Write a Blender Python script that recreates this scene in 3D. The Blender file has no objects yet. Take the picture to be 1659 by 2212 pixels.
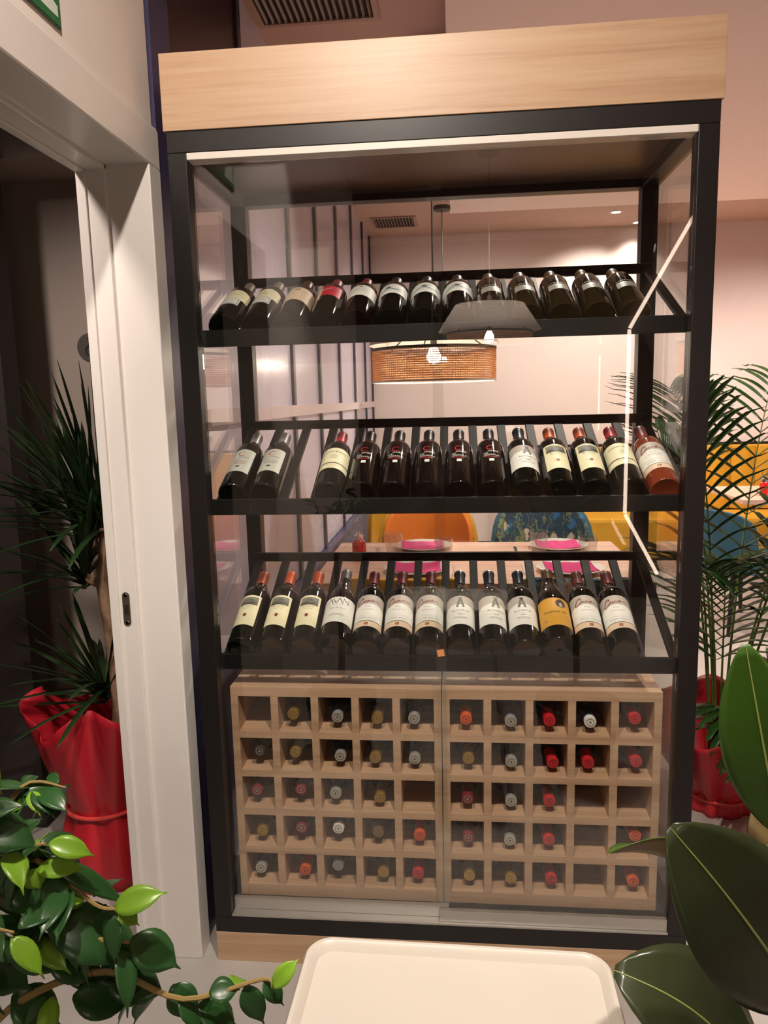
import bpy, bmesh, math, random
from mathutils import Vector, Matrix, Euler
PI = math.pi
SC = bpy.context.scene
COL = SC.collection

# ------------------------------------------------------------------ camera, exposure, world
cam_d = bpy.data.cameras.new('camera')
cam = bpy.data.objects.new('camera', cam_d); COL.objects.link(cam)
cam.location = (0.038, -1.7195, 1.4626)
cam.rotation_euler = (math.radians(81.3564), math.radians(1.3376), math.radians(5.3319))
cam_d.sensor_fit = 'VERTICAL'; cam_d.sensor_height = 36.0; cam_d.sensor_width = 27.0
cam_d.lens = 36.0 * 1602.26 / 2212.0
cam_d.clip_start = 0.02
SC.camera = cam
vs = SC.view_settings
vs.view_transform = 'Standard'; vs.look = 'None'; vs.gamma = 1.0; vs.use_curve_mapping = False
vs.exposure = 0.0
SC.cycles.use_denoising = True
SC.cycles.transparent_max_bounces = 40
SC.cycles.max_bounces = 10
SC.cycles.diffuse_bounces = 4
SC.cycles.glossy_bounces = 5
SC.cycles.transmission_bounces = 6
SC.cycles.sample_clamp_indirect = 4.0
SC.cycles.caustics_reflective = False
SC.cycles.caustics_refractive = False
W = bpy.data.worlds.new('night'); SC.world = W; W.use_nodes = True
W.node_tree.nodes['Background'].inputs[0].default_value = (0.10, 0.09, 0.12, 1)
W.node_tree.nodes['Background'].inputs[1].default_value = 0.1

WARM = (1.0, 0.855, 0.765)
WARMF = (1.0, 0.885, 0.775)
def light(name, kind, loc, power, radius=0.05, color=WARM, aim=None, angle=100, blend=0.6, size=None):
    d = bpy.data.lights.new(name, kind); d.energy = power; d.color = color
    if kind in ('POINT', 'SPOT'): d.shadow_soft_size = radius
    if kind == 'SPOT': d.spot_size = math.radians(angle); d.spot_blend = blend
    if kind == 'AREA':
        d.shape = 'DISK'; d.size = size or 0.3
    o = bpy.data.objects.new(name, d); COL.objects.link(o); o.location = loc
    if aim: o.rotation_euler = (Vector(aim) - Vector(loc)).to_track_quat('-Z', 'Y').to_euler()
    return o
CEIL = 2.88
# downlight positions (x, y, z, power, aim, cone angle)
SPOTS = [
    (-0.22, -1.40, CEIL, 29, (-0.10, -0.10, 0.5), 125),
    (0.30, -1.30, CEIL, 42, (0.0, 0.05, 0.30), 56),  # added beam to brighten the cubby racks, no known source
    (0.30, -2.66, CEIL, 290, (0.253, -2.84, 1.95), 36),  # added narrow beam so the pendant's cone shows in the glass
    (1.32, 4.55, CEIL, 20, (1.15, 5.1, 1.6), 110),
    (1.58, 4.95, CEIL, 5, (1.58, 5.05, 1.0), 110),
    (0.55, 1.45, 2.80, 30, (0.40, 1.5, 0.0), 140),
    (2.35, 1.60, 2.80, 32, (2.30, 2.2, 0.0), 140),
    (2.75, 3.55, 2.80, 38, (2.60, 4.3, 0.0), 140),
    (0.55, 3.30, 2.80, 38, (0.30, 4.3, 0.4), 140),
]
light('corridor_fill', 'SPOT', (-1.15, -0.95, 2.6), 85, 0.10, WARM, (-1.16, 0.95, 0.95), 62, 0.9)  # added fill to brighten the corridor wall, has no fixture
for q in SPOTS:
    light('downlight_beam', 'SPOT', (q[0], q[1], q[2] - 0.03), q[3] * 4.0, 0.035, WARMF if q[1] < 0 else WARM, q[4], q[5], 0.7)

# ------------------------------------------------------------------ materials
def lin(c):
    c = c / 255.0
    return c / 12.92 if c <= 0.04045 else ((c + 0.055) / 1.055) ** 2.4
def S(r, g, b): return (lin(r), lin(g), lin(b), 1.0)
MATS = {}
def mat(name, color, rough=0.5, metal=0.0, spec=0.5, coat=0.0, emit=None, estr=0.0, trans=0.0, noise=None):
    if name in MATS: return MATS[name]
    m = bpy.data.materials.new(name); m.use_nodes = True
    nt = m.node_tree; b = nt.nodes['Principled BSDF']
    b.inputs['Base Color'].default_value = color
    b.inputs['Roughness'].default_value = rough
    b.inputs['Metallic'].default_value = metal
    b.inputs['Specular IOR Level'].default_value = spec
    b.inputs['Coat Weight'].default_value = coat
    b.inputs['Transmission Weight'].default_value = trans
    if emit is not None:
        b.inputs['Emission Color'].default_value = emit; b.inputs['Emission Strength'].default_value = estr
    if noise:
        sc_, amt, stretch = noise
        tc = nt.nodes.new('ShaderNodeTexCoord'); mp = nt.nodes.new('ShaderNodeMapping')
        mp.inputs['Scale'].default_value = stretch
        nz = nt.nodes.new('ShaderNodeTexNoise'); nz.inputs['Scale'].default_value = sc_; nz.inputs['Detail'].default_value = 5
        rp = nt.nodes.new('ShaderNodeValToRGB')
        rp.color_ramp.elements[0].position = 0.3; rp.color_ramp.elements[1].position = 0.7
        rp.color_ramp.elements[0].color = tuple(c * (1 - amt) for c in color[:3]) + (1,)
        rp.color_ramp.elements[1].color = tuple(min(1, c * (1 + amt)) for c in color[:3]) + (1,)
        L = nt.links.new
        L(tc.outputs['Object'], mp.inputs['Vector']); L(mp.outputs[0], nz.inputs['Vector'])
        L(nz.outputs['Fac'], rp.inputs[0]); L(rp.outputs[0], b.inputs['Base Color'])
    MATS[name] = m
    return m

def glass_mat(name, tint, boost=1.0):
    """thin pane: transparent + mirror reflection weighted by Schlick's Fresnel term on both sides"""
    m = bpy.data.materials.new(name); m.use_nodes = True
    nt = m.node_tree; nt.nodes.clear(); L = nt.links.new; N = nt.nodes.new
    geo = N('ShaderNodeNewGeometry')
    dot = N('ShaderNodeVectorMath'); dot.operation = 'DOT_PRODUCT'
    L(geo.outputs['Incoming'], dot.inputs[0]); L(geo.outputs['Normal'], dot.inputs[1])
    ab = N('ShaderNodeMath'); ab.operation = 'ABSOLUTE'; L(dot.outputs['Value'], ab.inputs[0])
    om = N('ShaderNodeMath'); om.operation = 'SUBTRACT'; om.inputs[0].default_value = 1.0; L(ab.outputs[0], om.inputs[1])
    pw = N('ShaderNodeMath'); pw.operation = 'POWER'; pw.inputs[1].default_value = 5.0; L(om.outputs[0], pw.inputs[0])
    ma = N('ShaderNodeMath'); ma.operation = 'MULTIPLY_ADD'; ma.inputs[1].default_value = 0.96; ma.inputs[2].default_value = 0.04 * boost
    L(pw.outputs[0], ma.inputs[0])
    tr = N('ShaderNodeBsdfTransparent'); tr.inputs[0].default_value = tint
    gl = N('ShaderNodeBsdfGlossy'); gl.inputs['Roughness'].default_value = 0.0; gl.inputs[0].default_value = (1, 1, 1, 1)
    mx = N('ShaderNodeMixShader'); out = N('ShaderNodeOutputMaterial')
    L(ma.outputs[0], mx.inputs[0]); L(tr.outputs[0], mx.inputs[1]); L(gl.outputs[0], mx.inputs[2]); L(mx.outputs[0], out.inputs[0])
    MATS[name] = m
    return m

def wood_mat(name, c1, c2, c3, rough=0.45, axis='x', scale=1.0):
    m = bpy.data.materials.new(name); m.use_nodes = True
    nt = m.node_tree; b = nt.nodes['Principled BSDF']; L = nt.links.new; N = nt.nodes.new
    b.inputs['Roughness'].default_value = rough
    tc = N('ShaderNodeTexCoord'); mp = N('ShaderNodeMapping')
    st = {'x': (0.7, 14, 14), 'z': (14, 14, 1.2), 'y': (14, 1.2, 14)}[axis]
    mp.inputs['Scale'].default_value = tuple(s * scale for s in st)
    n1 = N('ShaderNodeTexNoise'); n1.inputs['Scale'].default_value = 1.6; n1.inputs['Detail'].default_value = 7; n1.inputs['Distortion'].default_value = 1.2
    mp2 = N('ShaderNodeMapping'); st2 = {'x': (6, 160, 160), 'z': (160, 160, 6), 'y': (160, 6, 160)}[axis]
    mp2.inputs['Scale'].default_value = st2
    n2 = N('ShaderNodeTexNoise'); n2.inputs['Scale'].default_value = 1.0; n2.inputs['Detail'].default_value = 3
    L(tc.outputs['Object'], mp.inputs[0]); L(mp.outputs[0], n1.inputs['Vector'])
    L(tc.outputs['Object'], mp2.inputs[0]); L(mp2.outputs[0], n2.inputs['Vector'])
    ad = N('ShaderNodeMath'); ad.operation = 'MULTIPLY_ADD'; ad.inputs[1].default_value = 0.35; L(n2.outputs['Fac'], ad.inputs[0]); L(n1.outputs['Fac'], ad.inputs[2])
    rp = N('ShaderNodeValToRGB'); e = rp.color_ramp.elements
    e[0].position = 0.48; e[0].color = c1; e[1].position = 0.86; e[1].color = c3
    k = e.new(0.66); k.color = c2
    L(ad.outputs[0], rp.inputs[0]); L(rp.outputs[0], b.inputs['Base Color'])
    bp = N('ShaderNodeBump'); bp.inputs['Strength'].default_value = 0.08; L(n2.outputs['Fac'], bp.inputs['Height']); L(bp.outputs[0], b.inputs['Normal'])
    MATS[name] = m
    return m

M_wall = mat('white_paint', S(232, 224, 216), 0.6, noise=(3, 0.02, (1, 1, 1)))
M_wallpink = mat('pale_wall_paint', S(228, 212, 206), 0.65, noise=(2, 0.02, (1, 1, 1)))
M_ceil = mat('ceiling_paint', S(196, 164, 150), 0.8, noise=(2, 0.02, (1, 1, 1)))
M_trim = mat('white_lacquer', S(228, 222, 216), 0.32)
M_floor = mat('pale_concrete', S(182, 176, 170), 0.42, noise=(2.2, 0.16, (1, 1, 1)))
M_black = mat('black_powder_coat', S(28, 24, 23), 0.4, spec=0.4)
M_rackblack = mat('black_stained_wood', S(20, 17, 16), 0.55, spec=0.25)
M_blue = mat('dark_blue_metal', S(60, 57, 90), 0.4)
M_panel = mat('lavender_glazing', S(196, 188, 206), 0.22, noise=(1.1, 0.06, (1, 1, 0.2)))
M_mull = mat('dark_mullion', S(52, 44, 56), 0.4)
M_dim = mat('corridor_wall', S(196, 180, 168), 0.7)
M_unlitwall = mat('unlit_corridor_wall', S(58, 48, 46), 0.7)  # unlit wall plane, its shade put into the colour
M_oak = wood_mat('light_oak', S(186, 150, 118), S(198, 163, 131), S(206, 174, 143), 0.42)
M_crate = wood_mat('beige_oak', S(180, 142, 112), S(196, 157, 126), S(208, 170, 140), 0.42)
M_table = wood_mat('pink_oak', S(210, 165, 140), S(226, 184, 160), S(236, 200, 178), 0.35)
M_alu = mat('brushed_aluminium', S(196, 192, 186), 0.38, 0.85)
M_white_alu = mat('white_aluminium', S(240, 232, 222), 0.35)
M_glass = glass_mat('clear_pane', (0.965, 0.978, 0.968, 1), 1.5)
M_tglass = glass_mat('drinking_glass', (0.93, 0.94, 0.935, 1), 2.2)
M_chrome = mat('polished_steel', S(220, 216, 210), 0.12, 1.0)
M_steel = mat('satin_steel', S(168, 156, 142), 0.35, 0.9)
M_led = mat('led_tube', S(255, 235, 215), 0.5, emit=(1.0, 0.76, 0.60, 1), estr=8.0)
M_bulb = mat('lit_bulb', S(255, 245, 235), 0.5, emit=(1.0, 0.88, 0.74, 1), estr=260.0)
M_lens = mat('lit_downlight', S(255, 245, 235), 0.5, emit=(1.0, 0.88, 0.76, 1), estr=12.0)

# ------------------------------------------------------------------ mesh helpers
class MB:
    def __init__(s): s.v = []; s.f = []
    def add(s, vs, fs):
        o = len(s.v); s.v += [tuple(p) for p in vs]; s.f += [tuple(i + o for i in q) for q in fs]; return s
    def box(s, x0, x1, y0, y1, z0, z1):
        v = [(x0, y0, z0), (x1, y0, z0), (x1, y1, z0), (x0, y1, z0), (x0, y0, z1), (x1, y0, z1), (x1, y1, z1), (x0, y1, z1)]
        return s.add(v, [(0, 3, 2, 1), (4, 5, 6, 7), (0, 1, 5, 4), (1, 2, 6, 5), (2, 3, 7, 6), (3, 0, 4, 7)])
    def prism(s, poly, a, b, axis='x'):
        """poly: 2D points, extruded from a to b along axis; 2D coords are the two other axes in order"""
        def P(p, t):
            return {'x': (t, p[0], p[1]), 'y': (p[0], t, p[1]), 'z': (p[0], p[1], t)}[axis]
        n = len(poly); v = [P(p, a) for p in poly] + [P(p, b) for p in poly]
        f = [tuple(range(n))[::-1], tuple(range(n, 2 * n))] + [(i, (i + 1) % n, n + (i + 1) % n, n + i) for i in range(n)]
        return s.add(v, f)
    def lathe(s, prof, n=32, M=None, close=True):
        M = M or Matrix(); o = []; 
        for r, z in prof:
            for k in range(n):
                a = 2 * PI * k / n; o.append(M @ Vector((r * math.cos(a), r * math.sin(a), z)))
        f = []
        for i in range(len(prof) - 1):
            for k in range(n):
                k2 = (k + 1) % n
                f.append((i * n + k, i * n + k2, (i + 1) * n + k2, (i + 1) * n + k))
        if close:
            f.append(tuple(range(n))[::-1]); f.append(tuple((len(prof) - 1) * n + k for k in range(n)))
        return s.add(o, f)
    def tube(s, pts, rad, n=8, cap=True):
        pts = [Vector(p) for p in pts]; m = len(pts)
        if not isinstance(rad, (list, tuple)): rad = [rad] * m
        vs = []; up = None
        for i, p in enumerate(pts):
            t = (pts[min(i + 1, m - 1)] - pts[max(i - 1, 0)]).normalized()
            if up is None:
                up = Vector((0, 0, 1)) if abs(t.z) < 0.9 else Vector((1, 0, 0))
            a = t.cross(up); a.normalize(); b = a.cross(t); up = b.copy()
            for k in range(n):
                w = 2 * PI * k / n; vs.append(p + (a * math.cos(w) + b * math.sin(w)) * rad[i])
        f = [(i * n + k, i * n + (k + 1) % n, (i + 1) * n + (k + 1) % n, (i + 1) * n + k) for i in range(m - 1) for k in range(n)]
        if cap: f += [tuple(range(n))[::-1], tuple((m - 1) * n + k for k in range(n))]
        return s.add(vs, f)
    def grid(s, rows):
        m = len(rows[0]); vs = [p for r in rows for p in r]
        return s.add(vs, [(i * m + j, i * m + j + 1, (i + 1) * m + j + 1, (i + 1) * m + j) for i in range(len(rows) - 1) for j in range(m - 1)])
    def mesh(s, name):
        me = bpy.data.meshes.new(name); me.from_pydata(s.v, [], s.f); me.validate(); me.update()
        return me
    def build(s, name, m, parent=None, smooth=False, bevel=0, seg=2, fix=True):
        me = s.mesh(name)
        if fix:
            bm = bmesh.new(); bm.from_mesh(me); bmesh.ops.recalc_face_normals(bm, faces=bm.faces); bm.to_mesh(me); bm.free()
        return link(name, me, m, parent, smooth, bevel, seg)

def link(name, me, m, parent=None, smooth=False, bevel=0, seg=2):
    for k in (m if isinstance(m, (list, tuple)) else [m]): me.materials.append(k)
    if smooth:
        me.polygons.foreach_set('use_smooth', [True] * len(me.polygons))
        me.set_sharp_from_angle(angle=math.radians(38 if smooth is True else smooth))
    o = bpy.data.objects.new(name, me); COL.objects.link(o)
    if parent is not None: o.parent = parent
    if bevel:
        b = o.modifiers.new('bevel', 'BEVEL'); b.width = bevel; b.segments = seg; b.limit_method = 'ANGLE'; b.angle_limit = math.radians(40)
    return o
def Box(name, m, x0, x1, y0, y1, z0, z1, parent=None, bevel=0):
    return MB().box(x0, x1, y0, y1, z0, z1).build(name, m, parent, bevel=bevel)
def tag(o, label, cat, group=None):
    o['label'] = label; o['category'] = cat
    if group: o['group'] = group
    return o
def struct(o): o['kind'] = 'structure'; return o
def thing(name, label, cat, loc=(0, 0, 0), rot=(0, 0, 0), group=None):
    o = bpy.data.objects.new(name, None); o.empty_display_size = 0.05; COL.objects.link(o)
    o.location = loc; o.rotation_euler = rot
    return tag(o, label, cat, group)
def copy_tree(o, parent=None):
    c = o.copy(); COL.objects.link(c); c.parent = parent
    for ch in list(o.children): copy_tree(ch, c)
    return c

# ------------------------------------------------------------------ room shell
XL, XR, YB, YF = -0.70, 4.3, 5.10, -3.62
struct(Box('floor', M_floor, -3.0, XR + 0.1, YF - 0.1, YB + 0.1, -0.06, 0.0))
struct(Box('ceiling', M_ceil, -3.0, XR + 0.1, YF - 0.1, YB + 0.1, CEIL, CEIL + 0.08))
struct(Box('trim_1', mat('pale_ceiling', S(246, 228, 220), 0.8), 0.02, XR, 0.62, 4.02, 2.80, CEIL))                      # dropped ceiling field behind the cabinet, paler than the main ceiling
struct(Box('wall_back', M_wallpink, XL - 0.2, XR + 0.1, YB, YB + 0.1, 0, CEIL))
struct(Box('wall_right', M_wallpink, XR, XR + 0.1, YF, YB, 0, CEIL))
M_wallfront = mat('brown_wall_paint', S(78, 60, 52), 0.7)
struct(Box('wall_front', M_wallfront, -0.9, XR + 0.1, YF - 0.1, YF, 0, CEIL))
# left wall with the doorway: opening y -0.98..0.0, z 0..2.0, thickness x -0.808..-0.656
DY0, DH = -0.98, 2.003
lw = MB().box(-0.808, -0.656, YF, DY0 - 0.03, 0, CEIL).box(-0.808, -0.656, 0.0302, 0.062, 0, DH + 0.03).box(-0.808, -0.656, 0.026, 0.062, DH + 0.0301, CEIL)
lw.box(-0.808, -0.656, DY0 - 0.0301, 0.0259, DH + 0.03, CEIL)
struct(lw.build('wall_left', M_wall))
# door lining with stop and architrave on the room face
d = MB()
for (ya, yb) in ((0.0, 0.03), (DY0 - 0.03, DY0)):
    d.box(-0.812, -0.652, ya, yb, 0, DH + 0.03)
d.box(-0.812, -0.652, DY0 - 0.03, 0.03, DH, DH + 0.03)
lin_o = struct(d.build('trim_2', M_trim, bevel=0.002))
d = MB()
d.box(-0.812, -0.745, -0.010, 0.0, 0, DH)                                            # raised stop on the far jamb
d.box(-0.812, -0.790, -0.016, -0.010, 0, DH)
d.box(-0.812, -0.745, DY0, 0.0, DH - 0.010, DH); d.box(-0.812, -0.790, DY0, 0.0, DH - 0.016, DH - 0.010)
d.box(-0.812, -0.745, DY0, DY0 + 0.010, 0, DH)
struct(d.build('trim_3', M_trim, bevel=0.0015))
d = MB()
d.box(-0.656, -0.643, 0.0, 0.066, 0, DH); d.box(-0.656, -0.643, DY0 - 0.07, DY0, 0, DH)
d.box(-0.656, -0.643, DY0 - 0.07, 0.066, DH, 2.09)
struct(d.build('trim_4', M_trim, bevel=0.003))
d = MB()                                                                             # thin bead round the architrave
d.box(-0.656, -0.649, 0.064, 0.072, 0, 2.094); d.box(-0.656, -0.649, DY0 - 0.078, 0.072, 2.09, 2.098)
struct(d.build('trim_5', M_trim))
# strike plate let into the far jamb
sp = thing('strike_plate', 'rounded steel strike plate with two screws in the white door jamb', 'strike plate', (-0.772, -0.010, 0.965))
pl = [(0.0095 * math.cos(a), 0.0335 + 0.0095 * math.sin(a)) for a in [PI * k / 10 for k in range(11)]] + [(-0.0095 * math.cos(a), -0.0335 - 0.0095 * math.sin(a)) for a in [PI * k / 10 for k in range(11)]]
MB().prism(pl, -0.0022, 0.0, 'y').build('plate', M_steel, sp, bevel=0.0006)
MB().box(-0.0055, 0.0055, -0.0028, -0.0020, -0.013, 0.011).build('latch_hole', mat('latch_hole', S(40, 30, 24), 0.6), sp)
for z in (0.0345, -0.0345):
    MB().lathe([(0.0042, 0), (0.004, 0.001), (0.0012, 0.0012)], 16, Matrix.Translation((0, -0.0022, z)) @ Matrix.Rotation(PI / 2, 4, 'X')).build('screw', M_chrome, sp, True)

# dark blue end post of the glazed wall, and the glazed wall itself
struct(MB().box(-0.74, -0.650, 0.074, 0.20, 0, CEIL).build('trim_6', M_blue))
struct(MB().box(-0.80, XL + 0.004, 0.20, 0.968, 2.20, CEIL).build('wall_window_dark', mat('dark_panel', S(58, 38, 42), 0.35)))  # upper first bay, set darker than the panes beyond
gw = MB(); gw.box(-0.80, XL, 0.20, YB, 0.64, CEIL)
struct(gw.build('wall_window_side', M_panel))
low = MB(); low.box(-0.80, XL + 0.015, 0.20, YB, 0, 0.60)
struct(low.build('wall_left_dado', M_blue))
struct(MB().box(-0.80, XL + 0.045, 0.20, YB, 0.60, 0.635).build('trim_7', M_blue, bevel=0.004))
k = 8
for y in (0.99, 1.68, 2.37, 3.10, 3.84, 4.52, 5.06):
    struct(Box('trim_%d' % k, M_mull, XL - 0.01, XL + 0.014, y - 0.022, y + 0.022, 0.635, CEIL)); k += 1
struct(Box('trim_%d' % k, mat('reflection_band', S(206, 190, 192), 0.35), XL - 0.01, XL + 0.016, 0.22, YB, 1.395, 1.445)); k += 1  # pale band modelled in place of a reflection across the panes

# dim corridor seen through the doorway
struct(MB().box(-3.0, -0.82, 0.96, 1.06, 0, 2.6).build('wall_corridor', M_dim))
struct(MB().box(-0.82, -0.808, 0.062, 0.96, 0, 2.6).build('wall_corridor_side', M_dim))
struct(MB().box(-3.0, -0.82, 0.70, 0.96, 2.26, CEIL).build('trim_%d' % k, M_dim)); k += 1
struct(MB().box(-3.0, -1.40, 0.57, 0.66, 0, 2.30).build('wall_corridor_left', M_unlitwall))
struct(MB().box(-3.0, -2.9, -1.6, 0.66, 0, CEIL).build('wall_corridor_end', M_unlitwall))
struct(MB().box(-3.0, -0.81, -1.7, -1.6, 0, CEIL).build('wall_corridor_front', M_unlitwall))

# ------------------------------------------------------------------ wine cabinet
CD = 0.52
cab = thing('wine_cabinet', 'tall black framed glass wine cabinet with light oak top and plinth', 'wine cabinet', (0, 0, 0))
MB().box(-0.605, 0.605, -0.004, CD + 0.004, 2.066, 2.2275).build('top_fascia', M_oak, cab, bevel=0.0012)
MB().box(-0.600, 0.600, 0.0, CD, 0.0, 0.083).build('plinth', M_oak, cab, bevel=0.001)
f = MB()
for x0, x1 in ((-0.600, -0.556), (0.556, 0.600)):
    for y0, y1 in ((0.0, 0.045), (CD - 0.045, CD)):
        MB().box(x0, x1, y0, y1, 0.128, 2.020).build('post', M_black, cab, bevel=0.0015)
for y0, y1 in ((0.0, 0.045), (CD - 0.045, CD)):
    f.box(-0.600, 0.600, y0, y1, 2.020, 2.066)
for x0, x1 in ((-0.600, -0.556), (0.556, 0.600)): f.box(x0, x1, 0.045, CD - 0.045, 2.020, 2.066)
f.build('top_frame', M_black, cab, bevel=0.0015)
MB().box(-0.555, 0.555, 0.046, CD - 0.046, 2.050, 2.064).build('ceiling_panel', mat('brown_panel', S(96, 68, 52), 0.35), cab)
MB().box(-0.600, 0.600, 0.0, CD, 0.083, 0.128).build('bottom_frame', M_black, cab, bevel=0.0015)
for sx in (-1, 1):
    a, b = sorted((sx * 0.590, sx * 0.596))
    MB().box(a, b, 0.0455, CD - 0.0455, 0.1285, 2.0195).build('side_glass', M_glass, cab)
MB().box(-0.5555, 0.5555, CD - 0.010, CD - 0.005, 0.1285, 2.0195).build('back_glass', M_glass, cab)
t = MB().box(-0.5555, 0.5555, 0.000, 0.040, 2.0045, 2.0195)
t.build('upper_track', M_white_alu, cab, bevel=0.001)
MB().box(-0.5555, 0.5555, 0.001, 0.043, 0.1285, 0.134).build('lower_track', M_alu, cab, bevel=0.0008)
for (x0, x1, y0) in ((-0.5550, 0.0135, 0.0300), (-0.0105, 0.5550, 0.0120)):
    dr = MB().box(x0, x1, y0, y0 + 0.006, 0.150, 2.003).build('sliding_door', M_glass, cab)
    MB().box(x0, x1, y0 - 0.004, y0 + 0.010, 0.1342, 0.164).build('door_rail', M_alu, dr, bevel=0.001)
    if y0 < 0.02:
        rr = Matrix.Rotation(-0.16, 4, 'Y'); pts = [(-0.0085, -0.0085), (0.0085, -0.0085), (0.0085, 0.0085), (-0.0085, 0.0085)]
        q = [rr @ Vector((a, 0, b)) for a, b in pts]
        MB().prism([(0.0005 + p.x, 0.851 + p.z) for p in q], y0 - 0.0008, y0 - 0.0001, 'y').build('sticker', mat('tan_sticker', S(214, 142, 88), 0.6), dr)

MB().box(-0.5550, 0.5550, 0.046, 0.474, 0.1285, 0.1565).build('base_board', M_black, cab)

# three slatted racks: ledge in front, rail at the back, slats between
PITCH = 0.0808; X0 = -0.516
SZ0 = 0.799
RZ = {'bottom': 0.0, 'middle': 0.398, 'top': 0.806}
for nm, dz in RZ.items():
    rz = 0.002 * ('bottom', 'middle', 'top').index(nm)
    rk = MB().box(-0.586, 0.586, 0.0485, 0.0615, 0.790 + dz, 0.829 + dz).build('bottle_rack', M_rackblack, cab, bevel=0.001)
    MB().box(-0.586, 0.586, 0.458, 0.474, 0.980 + dz + rz, 1.006 + dz + rz).build('back_rail', M_rackblack, rk, bevel=0.001)
    for i in range(15):
        x = X0 + (i - 0.5) * PITCH
        MB().prism([(0.062, SZ0 + dz), (0.4575, 0.990 + dz + rz), (0.4575, 0.976 + dz + rz), (0.062, 0.7906 + dz)], x - 0.0115, x + 0.0115).build('slat', M_rackblack, rk, bevel=0.001)

# two oak cubby racks side by side on the cabinet floor
def cubby(x0, x1, name_label):
    c = thing('cubby_rack', name_label, 'wine rack', (0, 0, 0), group='oak cubby racks')
    y0, y1 = 0.052, 0.468; ts = 0.019
    MB().box(x0, x1, y0, y1, 0.716, 0.742).build('top_panel', M_crate, c, bevel=0.0008)
    MB().box(x0 + ts, x1 - ts, y0, y1, 0.1570, 0.190).build('bottom_panel', M_crate, c, bevel=0.0008)
    MB().box(x0, x0 + ts, y0, y1, 0.1570, 0.7159).build('side_panel', M_crate, c, bevel=0.0008)
    MB().box(x1 - ts, x1, y0, y1, 0.1570, 0.7159).build('side_panel', M_crate, c, bevel=0.0008)
    MB().box(x0 + ts, x1 - ts, y1 - 0.006, y1, 0.1901, 0.7159).build('back_panel', M_crate, c)
    n = 5; w = (x1 - x0 - 2 * ts - 4 * 0.0195) / n
    cells = []
    for i in range(n):
        a = x0 + ts + i * (w + 0.0195); cells.append((a, a + w))
        if i: MB().box(a - 0.0195, a, y0, y1 - 0.0061, 0.1901, 0.7159).build('divider', M_crate, c, bevel=0.0008)
    for z in FLOORS[:-1]:
        MB().box(x0 + ts, x1 - ts, y0 + 0.0004, y1 - 0.0062, z - 0.0195, z).build('shelf', M_crate, c, bevel=0.0008)
    return cells
FLOORS = [0.622, 0.5145, 0.407, 0.2985, 0.190]
CELLS = cubby(-0.5425, -0.0010, 'left oak cubby rack of twenty-five cells on the cabinet floor') + \
        cubby(0.0010, 0.5380, 'right oak cubby rack of twenty-five cells on the cabinet floor')

# ------------------------------------------------------------------ bottles
G_DARK = mat('dark_bottle_glass', (0.004, 0.0045, 0.003, 1), 0.05, spec=0.4)
G_OLIVE = mat('olive_bottle_glass', (0.022, 0.015, 0.006, 1), 0.06, spec=0.4)
G_BROWN = mat('brown_bottle_glass', (0.007, 0.004, 0.003, 1), 0.05, spec=0.4)
G_ROSE = mat('rose_wine_glass', S(128, 56, 34), 0.07, coat=0.3)
CAPM = {'orange': mat('orange_capsule', S(216, 88, 36), 0.42), 'red': mat('red_capsule', S(196, 34, 40), 0.4),
        'maroon': mat('maroon_capsule', S(128, 34, 40), 0.42), 'grey': mat('grey_capsule', S(150, 146, 142), 0.4, 0.3),
        'navy': mat('navy_capsule', S(30, 48, 66), 0.35), 'black': mat('black_capsule', S(34, 26, 24), 0.4),
        'olive': mat('olive_capsule', S(96, 72, 44), 0.4), 'taupe': mat('taupe_capsule', S(120, 106, 94), 0.45),
        'gold': mat('gold_capsule', S(190, 150, 72), 0.35, 0.7), 'silver': mat('silver_capsule', S(206, 202, 198), 0.3, 0.6),
        'white': mat('white_capsule', S(226, 218, 210), 0.45), 'bronze': mat('bronze_capsule', S(132, 104, 62), 0.4, 0.5),
        'dark': mat('dark_capsule', S(58, 40, 38), 0.45), 'brown': mat('brown_capsule', S(84, 50, 34), 0.4),
        'clearamber': mat('amber_capsule', S(150, 108, 72), 0.35)}
PAP = {'white': mat('white_label', S(236, 232, 224), 0.55), 'cream': mat('cream_label', S(236, 226, 188), 0.55),
       'grey': mat('grey_label', S(190, 188, 176), 0.5), 'silver': mat('silver_label', S(168, 164, 152), 0.45),
       'crimson': mat('crimson_label', S(206, 34, 58), 0.5), 'gold': mat('gold_label', S(216, 158, 56), 0.5),
       'ink': mat('black_ink', S(36, 32, 32), 0.5), 'greyink': mat('grey_ink', S(138, 132, 126), 0.5),
       'taupe': mat('taupe_print', S(188, 176, 166), 0.55), 'redink': mat('red_ink', S(176, 36, 36), 0.5),
       'brightred': mat('bright_red_ink', S(222, 30, 34), 0.5), 'maroonink': mat('maroon_ink', S(128, 44, 34), 0.5),
       'peach': mat('peach_print', S(232, 204, 176), 0.55), 'whiteink': mat('white_ink', S(232, 228, 220), 0.5),
       'blue': mat('pale_blue_print', S(120, 156, 176), 0.5), 'dimcream': mat('dim_cream_print', S(214, 206, 160), 0.55),
       'hill': mat('dark_hill_print', S(72, 72, 62), 0.55), 'sky': mat('grey_sky_print', S(150, 150, 132), 0.55),
       'midgrey': mat('mid_grey_print', S(108, 104, 98), 0.55), 'tan': mat('tan_print', S(190, 130, 84), 0.5)}

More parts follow.
